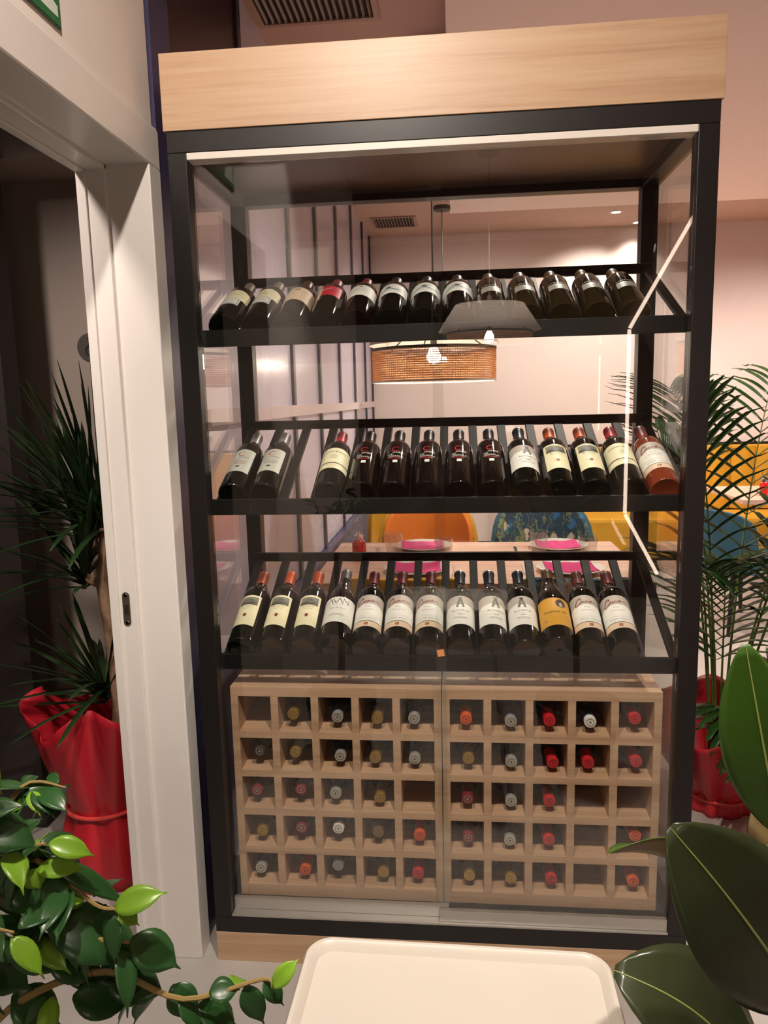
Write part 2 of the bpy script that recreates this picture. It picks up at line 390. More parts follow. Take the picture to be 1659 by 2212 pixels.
def rect(u0, v0, u1, v1): return [(u0, v0), (u1, v0), (u1, v1), (u0, v1)]
def ellipse(cu, cv, a, b, n=24): return [(cu + a * math.cos(2 * PI * k / n), cv + b * math.sin(2 * PI * k / n)) for k in range(n)]
def archlabel(w, v0, v1, h, n=12):
    p = [(-w, v0), (w, v0), (w, v1 - h)]
    p += [(w * math.cos(PI * k / n), v1 - h + h * math.sin(PI * k / n)) for k in range(1, n)]
    return p + [(-w, v1 - h)]
def stroke(pts, w):
    """list of quads following a polyline; w may be a list"""
    q = []; m = len(pts)
    if not isinstance(w, (list, tuple)): w = [w] * m
    nr = []
    for i in range(m):
        a = pts[max(i - 1, 0)]; b = pts[min(i + 1, m - 1)]; dx, dy = b[0] - a[0], b[1] - a[1]; l = math.hypot(dx, dy) or 1
        nr.append((-dy / l, dx / l))
    for i in range(m - 1):
        A, B = pts[i], pts[i + 1]; wa, wb = w[i] / 2, w[i + 1] / 2
        q.append([(A[0] - nr[i][0] * wa, A[1] - nr[i][1] * wa), (B[0] - nr[i + 1][0] * wb, B[1] - nr[i + 1][1] * wb),
                  (B[0] + nr[i + 1][0] * wb, B[1] + nr[i + 1][1] * wb), (A[0] + nr[i][0] * wa, A[1] + nr[i][1] * wa)])
    return q
def arc(cu, cv, r, a0, a1, n=20): return [(cu + r * math.cos(math.radians(a0 + (a1 - a0) * k / n)), cv + r * math.sin(math.radians(a0 + (a1 - a0) * k / n))) for k in range(n + 1)]
def spline(pts, n=6):
    o = []
    for i in range(len(pts) - 1):
        p0, p1, p2, p3 = pts[max(i - 1, 0)], pts[i], pts[i + 1], pts[min(i + 2, len(pts) - 1)]
        for k in range(n):
            t = k / n
            o.append(tuple(0.5 * ((2 * p1[j]) + (-p0[j] + p2[j]) * t + (2 * p0[j] - 5 * p1[j] + 4 * p2[j] - p3[j]) * t * t + (-p0[j] + 3 * p1[j] - 3 * p2[j] + p3[j]) * t ** 3) for j in range(2)))
    return o + [tuple(pts[-1])]
_txt = {}
def text(body, size, cu, cv, width=None, shear=0.0, bow=0.0):
    """flat lettering as polygons: centred at cu, baseline at cv, fitted to width; bow lifts the middle"""
    key = body
    if key not in _txt:
        c = bpy.data.curves.new('lettering', 'FONT'); c.body = body; c.size = 1.0; c.align_x = 'CENTER'; c.resolution_u = 2
        o = bpy.data.objects.new('lettering', c); COL.objects.link(o)
        dg = bpy.context.evaluated_depsgraph_get(); dg.update()
        me = bpy.data.meshes.new_from_object(o.evaluated_get(dg))
        V = [(v.co.x, v.co.y) for v in me.vertices]; F = [list(p.vertices) for p in me.polygons]
        bpy.data.objects.remove(o); bpy.data.curves.remove(c); bpy.data.meshes.remove(me)
        _txt[key] = (V, F)
    V, F = _txt[key]
    x0 = min(v[0] for v in V); x1 = max(v[0] for v in V)
    sx = size if width is None else width / (x1 - x0)
    mid = (x0 + x1) / 2
    pts = []
    for x, y in V:
        u = (x - mid) * sx
        vv = y * size
        h = (x1 - x0) * sx / 2
        pts.append((cu + u + shear * vv, cv + vv + bow * (1 - (u / h) ** 2)))
    return [[pts[i] for i in f] for f in F]

def bend(polys, r, name, m, parent, turn=0.0):
    """wrap flat (u, v) polygons round a cylinder of radius r, facing local -Y"""
    bm = bmesh.new()
    for p in polys:
        try: bm.faces.new([bm.verts.new((a, b, 0)) for a, b in p])
        except Exception: pass
    bmesh.ops.triangulate(bm, faces=[f for f in bm.faces if len(f.verts) > 4])
    us = [v.co.x for v in bm.verts]; u = min(us); step = 0.006
    while u < max(us):
        g = bm.verts[:] + bm.edges[:] + bm.faces[:]
        if u > min(us): bmesh.ops.bisect_plane(bm, geom=g, plane_co=(u, 0, 0), plane_no=(1, 0, 0), dist=1e-7)
        u += step
    for v in bm.verts:
        a = v.co.x / 0.0375 + turn
        v.co = Vector((r * math.sin(a), -r * math.cos(a), v.co.y))
    bm.normal_update()
    for f in bm.faces:
        c = f.calc_center_median(); 
        if f.normal.dot(Vector((c.x, c.y, 0))) < 0: f.normal_flip()
    me = bpy.data.meshes.new(name); bm.to_mesh(me); bm.free()
    return link(name, me, m, parent, smooth=True)

BORD = [(0.0, 0.004), (0.020, 0.003), (0.034, 0.0), (0.0368, 0.003), (0.0375, 0.008), (0.0375, 0.190), (0.0365, 0.200), (0.0325, 0.212), (0.0255, 0.222), (0.0190, 0.231), (0.0155, 0.240), (0.0142, 0.252), (0.0138, 0.300)]
BURG = [(0.0, 0.004), (0.022, 0.003), (0.0375, 0.0), (0.0402, 0.003), (0.041, 0.008), (0.041, 0.148), (0.0395, 0.166), (0.0350, 0.188), (0.0285, 0.208), (0.0220, 0.227), (0.0175, 0.243), (0.0152, 0.258), (0.0142, 0.300)]
TALL = [(0.0, 0.004), (0.020, 0.003), (0.034, 0.0), (0.0362, 0.003), (0.0370, 0.008), (0.0362, 0.200), (0.0350, 0.212), (0.0300, 0.222), (0.0220, 0.230), (0.0165, 0.238), (0.0148, 0.250), (0.0145, 0.302)]
def cap_prof(r, z0, z1):
    return [(r + 0.0010, z0), (r + 0.0009, z1 - 0.014), (r + 0.0014, z1 - 0.012), (r + 0.0014, z1 - 0.0012), (r + 0.0004, z1 + 0.0004), (0.004, z1 + 0.0006)]

def make_bottle(kind, prof, glass, cap, design, cap_top=None, cap_len=0.052, detail=40, turn=0.0):
    b = thing('wine_bottle', '-', 'wine bottle')
    MB().lathe(prof, detail).build('bottle_body', glass, b, True)
    r = prof[-1][0]; zt = prof[-1][1]
    MB().lathe(cap_prof(r, zt - cap_len, zt), 24).build('capsule', CAPM[cap], b, True)
    if cap_top:
        MB().lathe([(r + 0.0026, zt - 0.004), (r + 0.0026, zt + 0.0008), (0.0, zt + 0.0012)], 24).build('capsule_top', CAPM[cap_top], b, True)
    R = max(p[0] for p in prof)
    lab = None
    for i, (nm, polys, mname, layer) in enumerate(design):
        parent = b if (nm == 'label' or lab is None) else lab
        o = bend(polys, R + 0.0003 + 0.00022 * layer, nm, PAP[mname], parent, turn)
        if nm == 'label' and lab is None: lab = o
    return b

def marks(cu, cv, width, h, n, bow=0.0, seed=1, wt=0.0008):
    """a row of illegible letter-like strokes"""
    rn = random.Random(seed); o = []
    for i in range(n):
        u = cu - width / 2 + width * (i + 0.5) / n; v = cv + bow * (1 - ((u - cu) / (width / 2)) ** 2); g = width / n * 0.36
        k = rn.choice('NLIC')
        p = {'N': [(u - g, v), (u - g, v + h), (u + g, v), (u + g, v + h)], 'L': [(u - g, v + h), (u - g, v), (u + g, v)],
             'I': [(u, v), (u, v + h)], 'C': [(u + g, v + h), (u - g, v + h * 0.8), (u - g, v + h * 0.2), (u + g, v)]}[k]
        o += stroke(p, wt)
    return o
H = 0.030    # half width of a plain label along the bottle's surface
def lines(spec):
    o = []
    for (u0, u1, v, w) in spec: o += [rect(u0, v - w / 2, u1, v + w / 2)]
    return o
D = {}
D['arched'] = [('label', [archlabel(0.042, 0.110, 0.172, 0.018)], 'cream', 0), ('label', [rect(-0.044, 0.072, 0.022, 0.116)], 'white', 1),
    ('border', stroke([(-0.036, 0.076), (0.018, 0.076), (0.018, 0.110), (-0.036, 0.110), (-0.036, 0.076)], 0.0022), 'midgrey', 2),
    ('emblem', [ellipse(0.012, 0.158, 0.007, 0.003), ellipse(-0.010, 0.162, 0.008, 0.002)], 'dimcream', 1),
    ('lettering', lines([(-0.022, 0.002, 0.146, 0.0012), (0.004, 0.018, 0.141, 0.001), (-0.020, 0.010, 0.134, 0.0012), (-0.026, 0.008, 0.093, 0.0016)]), 'midgrey', 3)]
D['square'] = [('label', [archlabel(0.056, 0.086, 0.174, 0.010)], 'peach', 0), ('emblem', [rect(-0.007, 0.156, 0.006, 0.165)], 'maroonink', 1),
    ('lettering', text('M', 0.008, -0.0005, 0.1575) + [], 'peach', 2), ('lettering', marks(0.0, 0.142, 0.052, 0.0036, 13, 0.002, 3, 0.0006), 'greyink', 1)]
D['crimson'] = [('label', [rect(-0.022, 0.110, 0.030, 0.178)], 'crimson', 0), ('label', [rect(-0.034, 0.086, -0.0215, 0.178)], 'peach', 0), ('lettering', stroke(spline([(-0.019, 0.148), (-0.015, 0.154), (-0.013, 0.150), (-0.009, 0.155), (-0.006, 0.152), (-0.001, 0.158), (0.004, 0.160)]), 0.0020), 'whiteink', 1)]
D['crest'] = [('label', [archlabel(0.050, 0.100, 0.174, 0.012)], 'white', 0), ('emblem', [ellipse(0, 0.163, 0.006, 0.0026), [(-0.004, 0.164), (0.004, 0.164), (0, 0.169)]], 'maroonink', 1),
    ('lettering', marks(0, 0.146, 0.040, 0.0034, 11, 0.0015, 5, 0.0006) + lines([(-0.020, 0.020, 0.139, 0.0008), (-0.018, 0.018, 0.134, 0.0008)]), 'greyink', 1)]
D['wave'] = [('label', [archlabel(0.054, 0.106, 0.174, 0.010)], 'white', 0),
    ('wave_print', stroke(spline([(-0.053, 0.110), (-0.026, 0.134), (0.0, 0.143), (0.020, 0.136), (0.052, 0.150)]), 0.0042) + stroke(spline([(-0.053, 0.1075), (-0.018, 0.126), (0.008, 0.133), (0.052, 0.120)]), 0.0022), 'blue', 1),
    ('emblem', [ellipse(-0.002, 0.148, 0.0062, 0.0036)] + stroke(spline([(-0.030, 0.128), (-0.012, 0.142), (0.006, 0.145)]), 0.0012), 'ink', 2),
    ('lettering', lines([(-0.016, 0.016, 0.160, 0.001), (-0.012, 0.012, 0.1565, 0.001)]), 'greyink', 1)]
D['silver'] = [('label', [rect(-0.026, 0.098, 0.026, 0.132)], 'silver', 0), ('lettering', marks(0, 0.137, 0.046, 0.0056, 9, 0.0025, 8, 0.0012), 'whiteink', 0),
    ('lettering', lines([(-0.018, 0.018, 0.120, 0.0012), (-0.016, 0.016, 0.113, 0.001), (-0.014, 0.014, 0.106, 0.001)]), 'midgrey', 1)]
def leizaola(ink, red, v):
    return [('emblem', stroke(arc(-0.001, v + 0.053, 0.0095, 40, 322), [0.0012 + 0.0012 * math.sin(PI * k / 20) for k in range(21)]), red, 1),
            ('lettering', text('ONDE', 0.0105, 0.0055, v + 0.032, 0.028) + text('DE', 0.0095, -0.0135, v + 0.023, 0.011) + text('LEIZAOLA', 0.0105, 0.0005, v + 0.013, 0.039), ink, 1),
            ('print', lines([(-0.016, 0.016, v + 0.0085, 0.0010), (-0.013, 0.013, v + 0.0050, 0.0008)]), red, 1)]
D['greyC'] = [('label', [archlabel(0.032, 0.060, 0.168, 0.003)], 'grey', 0)] + leizaola('greyink', 'redink', 0.092) + [('emblem', [rect(-0.006, 0.080, 0.004, 0.086)], 'ink', 1)]
D["printC"] = leizaola("whiteink", "brightred", 0.104) + [("emblem", [rect(-0.006, 0.090, 0.006, 0.102)], "whiteink", 1)]
D['ramon'] = [('label', [archlabel(0.051, 0.068, 0.168, 0.006)], 'cream', 0), ('band', [rect(-0.051, 0.0915, 0.051, 0.0955)], 'ink', 1),
    ('lettering', text('RAMON BILBAO', 0.0082, 0, 0.143, 0.066, bow=0.004), 'ink', 1),
    ('emblem', stroke(arc(0.002, 0.125, 0.0095, 0, 360), 0.0010) + stroke(arc(0.002, 0.125, 0.0065, 0, 360), 0.0010) + lines([(-0.003, 0.007, 0.125, 0.003)]), 'taupe', 1),
    ('lettering', marks(0, 0.0830, 0.034, 0.0034, 9, 0.001, 6, 0.0007) + marks(0, 0.0740, 0.018, 0.0040, 5, 0, 7, 0.0008), 'midgrey', 1)]
D['letterA'] = [('label', [archlabel(0.050, 0.058, 0.166, 0.006)], 'white', 0), ('print', [archlabel(0.050, 0.114, 0.166, 0.006)], 'taupe', 1),
    ('print', [archlabel(0.0498, 0.096, 0.136, 0.024)], 'white', 2),
    ('emblem', stroke([(-0.0085, 0.124), (0.000, 0.158)], 0.0062) + stroke([(0.0085, 0.124), (0.000, 0.158)], 0.0062) + stroke([(-0.006, 0.134), (0.006, 0.134)], 0.0036) + stroke([(-0.0075, 0.158), (0.006, 0.158)], 0.0030) + stroke([(-0.011, 0.1235), (-0.004, 0.1235)], 0.0024) + stroke([(0.004, 0.1235), (0.011, 0.1235)], 0.0024), 'midgrey', 3),
    ('lettering', text('ALCORTA', 0.0085, 0, 0.107, 0.046), 'ink', 3),
    ('lettering', lines([(-0.012, 0.012, 0.100, 0.0008), (-0.006, 0.006, 0.094, 0.0014), (-0.018, 0.018, 0.085, 0.0008), (-0.016, 0.016, 0.081, 0.0008)]), 'greyink', 3)]
def _hill():
    return [('picture', [rect(-0.025, 0.130, 0.025, 0.160)], 'sky', 1),
            ('picture', [[(-0.025, 0.130), (0.025, 0.130), (0.025, 0.150), (0.014, 0.148), (0.004, 0.155), (-0.008, 0.150), (-0.016, 0.143), (-0.025, 0.141)]], 'midgrey', 2),
            ('picture', [[(-0.025, 0.130), (0.010, 0.130), (0.025, 0.139), (0.012, 0.141), (0.0, 0.137), (-0.012, 0.140), (-0.025, 0.136)], [(0.012, 0.130), (0.025, 0.130), (0.025, 0.136)]], 'hill', 3),
            ('picture', stroke(spline([(-0.024, 0.156), (-0.010, 0.159), (0.004, 0.1575), (0.024, 0.1565)]), 0.0014) + stroke(spline([(-0.020, 0.146), (-0.006, 0.153), (0.010, 0.1505), (0.024, 0.153)]), 0.0012), 'hill', 3)]
D['hills'] = [('label', [archlabel(0.032, 0.052, 0.168, 0.003)], 'cream', 0)] + _hill() + [
    ('lettering', text('EL COTO', 0.0066, 0.0, 0.1215, 0.032), 'midgrey', 1), ('lettering', lines([(-0.014, 0.014, 0.1155, 0.0008)]), 'greyink', 1),
    ('emblem', [rect(-0.0042, 0.086, 0.0042, 0.095), rect(-0.003, 0.0835, 0.003, 0.086)] + lines([(-0.011, -0.006, 0.090, 0.0008), (0.006, 0.011, 0.090, 0.0008)]), 'maroonink', 1)]
_c = [(-0.018, 0.151), (-0.0155, 0.153), (-0.0165, 0.157), (-0.021, 0.156), (-0.026, 0.148), (-0.030, 0.138), (-0.0305, 0.131), (-0.027, 0.1305), (-0.020, 0.136), (-0.013, 0.144), (-0.0125, 0.147), (-0.0135, 0.143), (-0.0105, 0.141), (-0.007, 0.147), (-0.0075, 0.142), (-0.0045, 0.141), (-0.002, 0.147), (-0.0028, 0.141), (0.001, 0.1465), (0.0035, 0.146), (0.0035, 0.1415), (0.008, 0.143), (0.0125, 0.1475), (0.0115, 0.1495), (0.0085, 0.147), (0.0100, 0.143), (0.0165, 0.1445), (0.024, 0.146), (0.029, 0.140)]
D['script'] = [('label', [archlabel(0.050, 0.048, 0.170, 0.006)], 'white', 0), ('print', [archlabel(0.050, 0.116, 0.170, 0.006)], 'taupe', 1), ('print', [archlabel(0.0498, 0.090, 0.134, 0.018)], 'white', 2),
    ('lettering', stroke(spline(_c, 5), [0.0026 if i < 45 else 0.0017 for i in range(len(spline(_c, 5)))]), 'maroonink', 3),
    ('lettering', text('Rioja', 0.0060, -0.002, 0.122, 0.014, 0.3), 'greyink', 3), ('lettering', text('CRIANZA 2018', 0.0040, 0, 0.111, 0.034), 'redink', 3),
    ('lettering', lines([(-0.026, -0.004, 0.0810, 0.0012), (0.002, 0.026, 0.0800, 0.0012)]), 'greyink', 1),
    ('band', [rect(-0.050, 0.0680, 0.050, 0.0702)], 'ink', 1), ('band', [rect(-0.050, 0.048, 0.050, 0.0680)], 'peach', 1),
    ('emblem', [rect(-0.005, 0.0535, 0.004, 0.0635)], 'tan', 2), ('emblem', stroke([(-0.005, 0.0535), (-0.0035, 0.0635)], 0.0016) + stroke([(0.001, 0.0535), (0.0035, 0.0635)], 0.0018), 'maroonink', 3)]
D['avan'] = [('label', [archlabel(0.050, 0.054, 0.150, 0.004)], 'white', 0),
    ('lettering', stroke([(-0.026, 0.124), (-0.019, 0.144)], 0.0012) + stroke([(-0.019, 0.144), (-0.012, 0.124)], 0.0020) + stroke([(-0.013, 0.144), (-0.005, 0.125)], 0.0020) + stroke([(-0.005, 0.125), (0.001, 0.144)], 0.0010) + stroke([(-0.003, 0.124), (0.004, 0.144)], 0.0012) + stroke([(0.004, 0.144), (0.011, 0.124)], 0.0020) + stroke([(0.013, 0.124), (0.013, 0.144)], 0.0011) + stroke([(0.013, 0.144), (0.026, 0.124)], 0.0020) + stroke([(0.026, 0.124), (0.026, 0.144)], 0.0011), 'ink', 1),
    ('lettering', marks(0.0, 0.1165, 0.044, 0.0040, 11, 0.0, 4, 0.0006), 'greyink', 1), ('lettering', text('Ribera del Duero', 0.0060, 0, 0.105, 0.040, 0.15), 'midgrey', 1),
    ('lettering', lines([(-0.018, 0.018, 0.083, 0.0012), (-0.022, 0.022, 0.079, 0.0006)]), 'greyink', 1)]
D['golden'] = [('label', [rect(-0.048, 0.046, 0.048, 0.148)], 'gold', 0),
    ('medallion', [ellipse(0.014, 0.127, 0.0125, 0.0155, 32)], 'ink', 1), ('medallion', stroke(arc(0.014, 0.127, 0.0105, 0, 360, 28), 0.0008), 'tan', 2),
    ('medallion', [ellipse(0.0135, 0.124, 0.0042, 0.0060, 20), [(0.008, 0.114), (0.021, 0.114), (0.016, 0.120), (0.012, 0.120)]], 'taupe', 2),
    ('lettering', text('Faustino VII', 0.0125, -0.002, 0.092, 0.052), 'ink', 1), ('emblem', [rect(-0.031, 0.062, -0.024, 0.070)], 'tan', 1)]

KIND = {  # profile, glass, capsule, design, second capsule colour, description
    'arched': (BORD, G_DARK, 'taupe', 'arched', None, 'arched cream label over white label'),
    'square': (BORD, G_BROWN, 'brown', 'square', None, 'big cream label and small dark red square'),
    'crimson': (BORD, G_DARK, 'maroon', 'crimson', None, 'plain crimson label'),
    'crest': (BORD, G_BROWN, 'maroon', 'crest', None, 'white label and small red crest'),
    'wave': (BORD, G_DARK, 'black', 'wave', None, 'white label with a blue wave'),
    'silver': (TALL, G_OLIVE, 'olive', 'silver', None, 'small silver label under white lettering'),
    'greyC': (BORD, G_DARK, 'grey', 'greyC', None, 'pale grey label with a red C'),
    'printC': (BORD, G_BROWN, 'black', 'printC', None, 'red C and white print on glass'),
    'ramon': (BORD, G_DARK, 'red', 'ramon', None, 'black-banded cream label, red capsule'),
    'letterA': (BORD, G_DARK, 'navy', 'letterA', 'silver', 'white label with a large grey A'),
    'hills': (BORD, G_DARK, 'orange', 'hills', None, 'cream hill-picture label and orange capsule'),
    'script': (BORD, G_DARK, 'maroon', 'script', None, 'white label with red script'),
    'scriptrose': (BORD, G_ROSE, 'maroon', 'script', None, 'white script label and pinkish wine'),
    'avan': (BURG, G_DARK, 'grey', 'avan', None, 'sloping shoulders, white label and grey capsule'),
    'golden': (BURG, G_DARK, 'clearamber', 'golden', None, 'golden label and round dark medallion'),
}
ORD = ['first', 'second', 'third', 'fourth', 'fifth', 'sixth', 'seventh', 'eighth', 'ninth', 'tenth', 'eleventh', 'twelfth', 'thirteenth', 'fourteenth']
RACKS = {
    'top': ['arched', 'arched', 'square', 'crimson', 'crest', 'wave', 'wave', 'wave', 'silver', 'silver', 'silver', 'silver', 'silver', None],
    'middle': ['greyC', 'greyC', None, 'ramon', 'printC', 'printC', 'printC', 'printC', 'printC', 'letterA', 'hills', 'hills', 'ramon', 'scriptrose'],
    'bottom': ['hills', 'hills', 'hills', 'avan', 'script', 'script', 'script', 'letterA', 'letterA', 'letterA', 'golden', 'script', 'script', None]}
TURN = {('bottom', 9 - 1): 0.30, ('bottom', 0): -0.12, ('bottom', 6): -0.10, ('bottom', 9): -0.05, ('middle', 9): 0.25, ('bottom', 11): 0.10, ('bottom', 12): -0.12,
        ('top', 0): 0.05, ('top', 5): -0.25, ('middle', 4): 0.0, ('middle', 13): -0.15, ('top', 3): 0.1}
SHIFT = {('bottom', 11): (-0.004, -0.012), ('bottom', 12): (-0.004, -0.012)}
proto = {}
for rack, kinds in RACKS.items():
    n = 0
    for i, kd in enumerate(kinds):
        if kd is None: continue
        n += 1
        prof, gl, cp, ds, ct, desc = KIND[kd]
        if kd not in proto:
            b = make_bottle(kd, prof, gl, cp, D[ds], ct, cap_len=0.058 if kd in ('silver', 'avan') else 0.052); proto[kd] = b
        else:
            b = copy_tree(proto[kd])
        R = max(p[0] for p in prof)
        hn = math.sqrt(R * R - 0.0289 ** 2) + 0.0010
        s0 = 0.029 if R < 0.04 else 0.031
        ds0, dn = SHIFT.get((rack, i), (0, 0))
        if dn: hn = max(hn + dn, hn - 0.0)   # keep them resting on the slats
        SLOPE = math.atan2(0.990 + 0.002 * ('bottom', 'middle', 'top').index(rack) - SZ0, 0.3955)
        ca, sa = math.cos(SLOPE), math.sin(SLOPE)
        b.location = (X0 + i * PITCH, 0.062 + s0 * ca - hn * sa, SZ0 + RZ[rack] + s0 * sa + hn * ca)
        b.rotation_euler = (Matrix.Rotation(-(PI / 2 - SLOPE), 3, 'X') @ Matrix.Rotation(TURN.get((rack, i), 0), 3, 'Z')).to_euler()
        tag(b, 'bottle with %s, %s from left, %s rack' % (desc, ORD[n - 1], rack), 'wine bottle', 'bottles on the %s slatted rack' % rack)

# bottles lying neck-out in the cubbies: row, column, neck x, neck z, capsule
LYING = [(1,2,-0.387,0.664,'gold'),(1,3,-0.266,0.656,'silver'),(1,4,-0.164,0.650,'gold'),(1,5,-0.075,0.653,'silver'),(1,6,0.060,0.657,'orange'),(1,7,0.176,0.645,'silver'),(1,8,0.268,0.654,'red'),(1,9,0.366,0.650,'white'),(1,10,0.476,0.668,'red'),
(2,1,-0.475,0.561,'dark'),(2,2,-0.384,0.560,'gold'),(2,3,-0.260,0.549,'silver'),(2,4,-0.175,0.545,'gold'),(2,5,-0.076,0.541,'silver'),(2,6,0.068,0.553,'gold'),(2,7,0.184,0.529,'silver'),(2,8,0.288,0.531,'red'),(2,9,0.360,0.539,'red'),(2,10,0.484,0.555,'red'),
(3,1,-0.498,0.450,'maroon'),(3,2,-0.369,0.456,'maroon'),(3,3,-0.283,0.448,'silver'),(3,4,-0.162,0.427,'gold'),(3,6,0.064,0.439,'maroon'),(3,7,0.181,0.427,'silver'),(3,8,0.271,0.433,'red'),
(4,1,-0.480,0.331,'gold'),(4,2,-0.373,0.348,'maroon'),(4,3,-0.277,0.349,'white'),(4,4,-0.171,0.342,'bronze'),(4,5,-0.061,0.335,'orange'),(4,6,0.066,0.331,'maroon'),(4,7,0.174,0.315,'silver'),(4,8,0.270,0.330,'red'),(4,10,0.494,0.355,'orange'),
(5,1,-0.494,0.224,'silver'),(5,2,-0.366,0.217,'orange'),(5,3,-0.285,0.242,'grey'),(5,4,-0.153,0.225,'gold'),(5,5,-0.070,0.224,'red'),(5,6,0.069,0.225,'gold'),(5,7,0.182,0.213,'gold'),(5,8,0.287,0.218,'red'),(5,10,0.486,0.226,'orange')]
RING = mat('pressed_ring', S(140, 120, 88), 0.4, 0.6)
NAVYN = mat('navy_neck', S(34, 52, 88), 0.35)
lp = {}
SLIM = [(r, z) for r, z in BORD]
for (r, c, x, z, cp) in LYING:
    if cp not in lp:
        b = thing('wine_bottle', '-', 'wine bottle'); lp[cp] = b
        MB().lathe(SLIM, 28).build('bottle_body', G_DARK, b, True)
        MB().lathe(cap_prof(0.0138, 0.246, 0.300), 20).build('capsule', CAPM[cp], b, True)
        m2 = RING if cp in ('gold', 'silver', 'bronze') else CAPM['maroon' if cp in ('red', 'orange') else 'grey']
        e = MB()
        e.lathe([(0.0100, 0.3006), (0.0100, 0.3014), (0.0084, 0.3014), (0.0084, 0.3006)], 20, close=False)
        e.lathe([(0.0034, 0.3006), (0.0034, 0.3013), (0.0, 0.3014)], 12, close=False)
        e.build('capsule_stamp', m2, b)
        if cp in ('silver', 'white', 'grey'):
            MB().lathe([(0.0148, 0.244), (0.0148, 0.292)], 20, close=False).build('capsule_sleeve', NAVYN, b, True)
    else:
        b = copy_tree(lp[cp])
    x0, x1 = CELLS[c - 1]; xc = (x0 + x1) / 2; fl = FLOORS[r - 1]
    dx = max(-0.012, min(0.012, x - xc))
    base = Vector((xc - dx * 0.3, 0.364, fl + 0.0385))
    tip = Vector((xc + dx * 0.7, 0.064, max(z, fl + 0.020)))
    dirv = (tip - base).normalized()
    b.rotation_euler = dirv.to_track_quat('Z', 'Y').to_euler()
    drop = max(0.0, -dirv.z)
    base.z = fl + 0.0383 + drop * 0.190          # heel lifted so that the shoulder rests on the cell floor
    b.location = base
    side = 'left' if c <= 5 else 'right'
    cname = {'gold': 'gold', 'silver': 'silver', 'orange': 'orange', 'red': 'bright red', 'white': 'white', 'dark': 'dark', 'maroon': 'maroon', 'bronze': 'dull bronze', 'grey': 'grey'}[cp]
    rown = ['top', 'second', 'third', 'fourth', 'bottom'][r - 1]
    tag(b, '%s-capped bottle lying in %s cell of %s row, %s cubby rack' % (cname, ORD[(c - 1) % 5], rown, side), 'wine bottle', 'bottles lying in the oak cubby racks')

# ------------------------------------------------------------------ tray table in the foreground
M_tray = mat('cream_plastic', S(200, 193, 182), 0.3)
def rrect(hx, hy, r, n=8):
    p = []
    for cx, cy, a0 in ((hx - r, hy - r, 0), (-hx + r, hy - r, 90), (-hx + r, -hy + r, 180), (hx - r, -hy + r, 270)):
        for k in range(n + 1):
            a = math.radians(a0 + 90 * k / n); p.append((cx + r * math.cos(a), cy + r * math.sin(a)))
    return p
def loft(mb, loops, cap0=True, cap1=True):
    n = len(loops[0]); o = [p for l in loops for p in l]
    f = [(i * n + k, i * n + (k + 1) % n, (i + 1) * n + (k + 1) % n, (i + 1) * n + k) for i in range(len(loops) - 1) for k in range(n)]
    if cap0: f.append(tuple(range(n))[::-1])
    if cap1: f.append(tuple((len(loops) - 1) * n + k for k in range(n)))
    return mb.add(o, f)
tt = thing('tray_table', 'cream plastic tray table with raised rounded rim in the foreground', 'tray table', (0.031, -0.945, 0.0), (0, 0, math.radians(-1.0)))
TX, TY, TZ = 0.204, 0.148, 0.722
spec = [(0.020, TZ - 0.030, 0.030), (0.0, TZ - 0.026, 0.034), (0.0, TZ - 0.004, 0.034), (0.003, TZ, 0.033), (0.008, TZ + 0.0005, 0.030), (0.0125, TZ - 0.003, 0.027), (0.0175, TZ - 0.010, 0.022), (0.030, TZ - 0.0125, 0.014)]
mb = MB(); loft(mb, [[(x, y, z) for x, y in rrect(TX - i, TY - i, r)] for i, z, r in spec])
mb.build('tray_top', M_tray, tt, True)
for sx in (-1, 1):
    for sy in (-1, 1):
        MB().tube([(sx * 0.14, sy * 0.09, TZ - 0.031), (sx * 0.20, sy * 0.16, 0.0)], [0.014, 0.011], 14).build('leg', M_tray, tt, True)

# ------------------------------------------------------------------ dining table behind the cabinet
def table(name, label, x0, x1, y0, y1, legs):
    t = thing(name, label, 'table', ((x0 + x1) / 2, (y0 + y1) / 2, 0), group='dining tables')
    hx, hy = (x1 - x0) / 2, (y1 - y0) / 2
    MB().box(-hx, hx, -hy, hy, 0.718, 0.75).build('tabletop', M_table, t, bevel=0.002)
    for x in legs:
        MB().box(x - 0.035, x + 0.035, -0.035, 0.035, 0.012, 0.718).build('pedestal', M_black, t, bevel=0.002)
        MB().box(x - 0.04, x + 0.04, -hy + 0.06, hy - 0.06, 0.0, 0.012).build('foot', M_black, t, bevel=0.002)
    return t
table('dining_table', 'long pink oak dining table laid for four behind the cabinet', -0.535, 0.795, 1.095, 1.930, (-0.590, 0.620))
table('dining_table', 'square dining table in front of the mustard bench at far right', 1.93, 2.70, 3.33, 4.10, (0.0,))

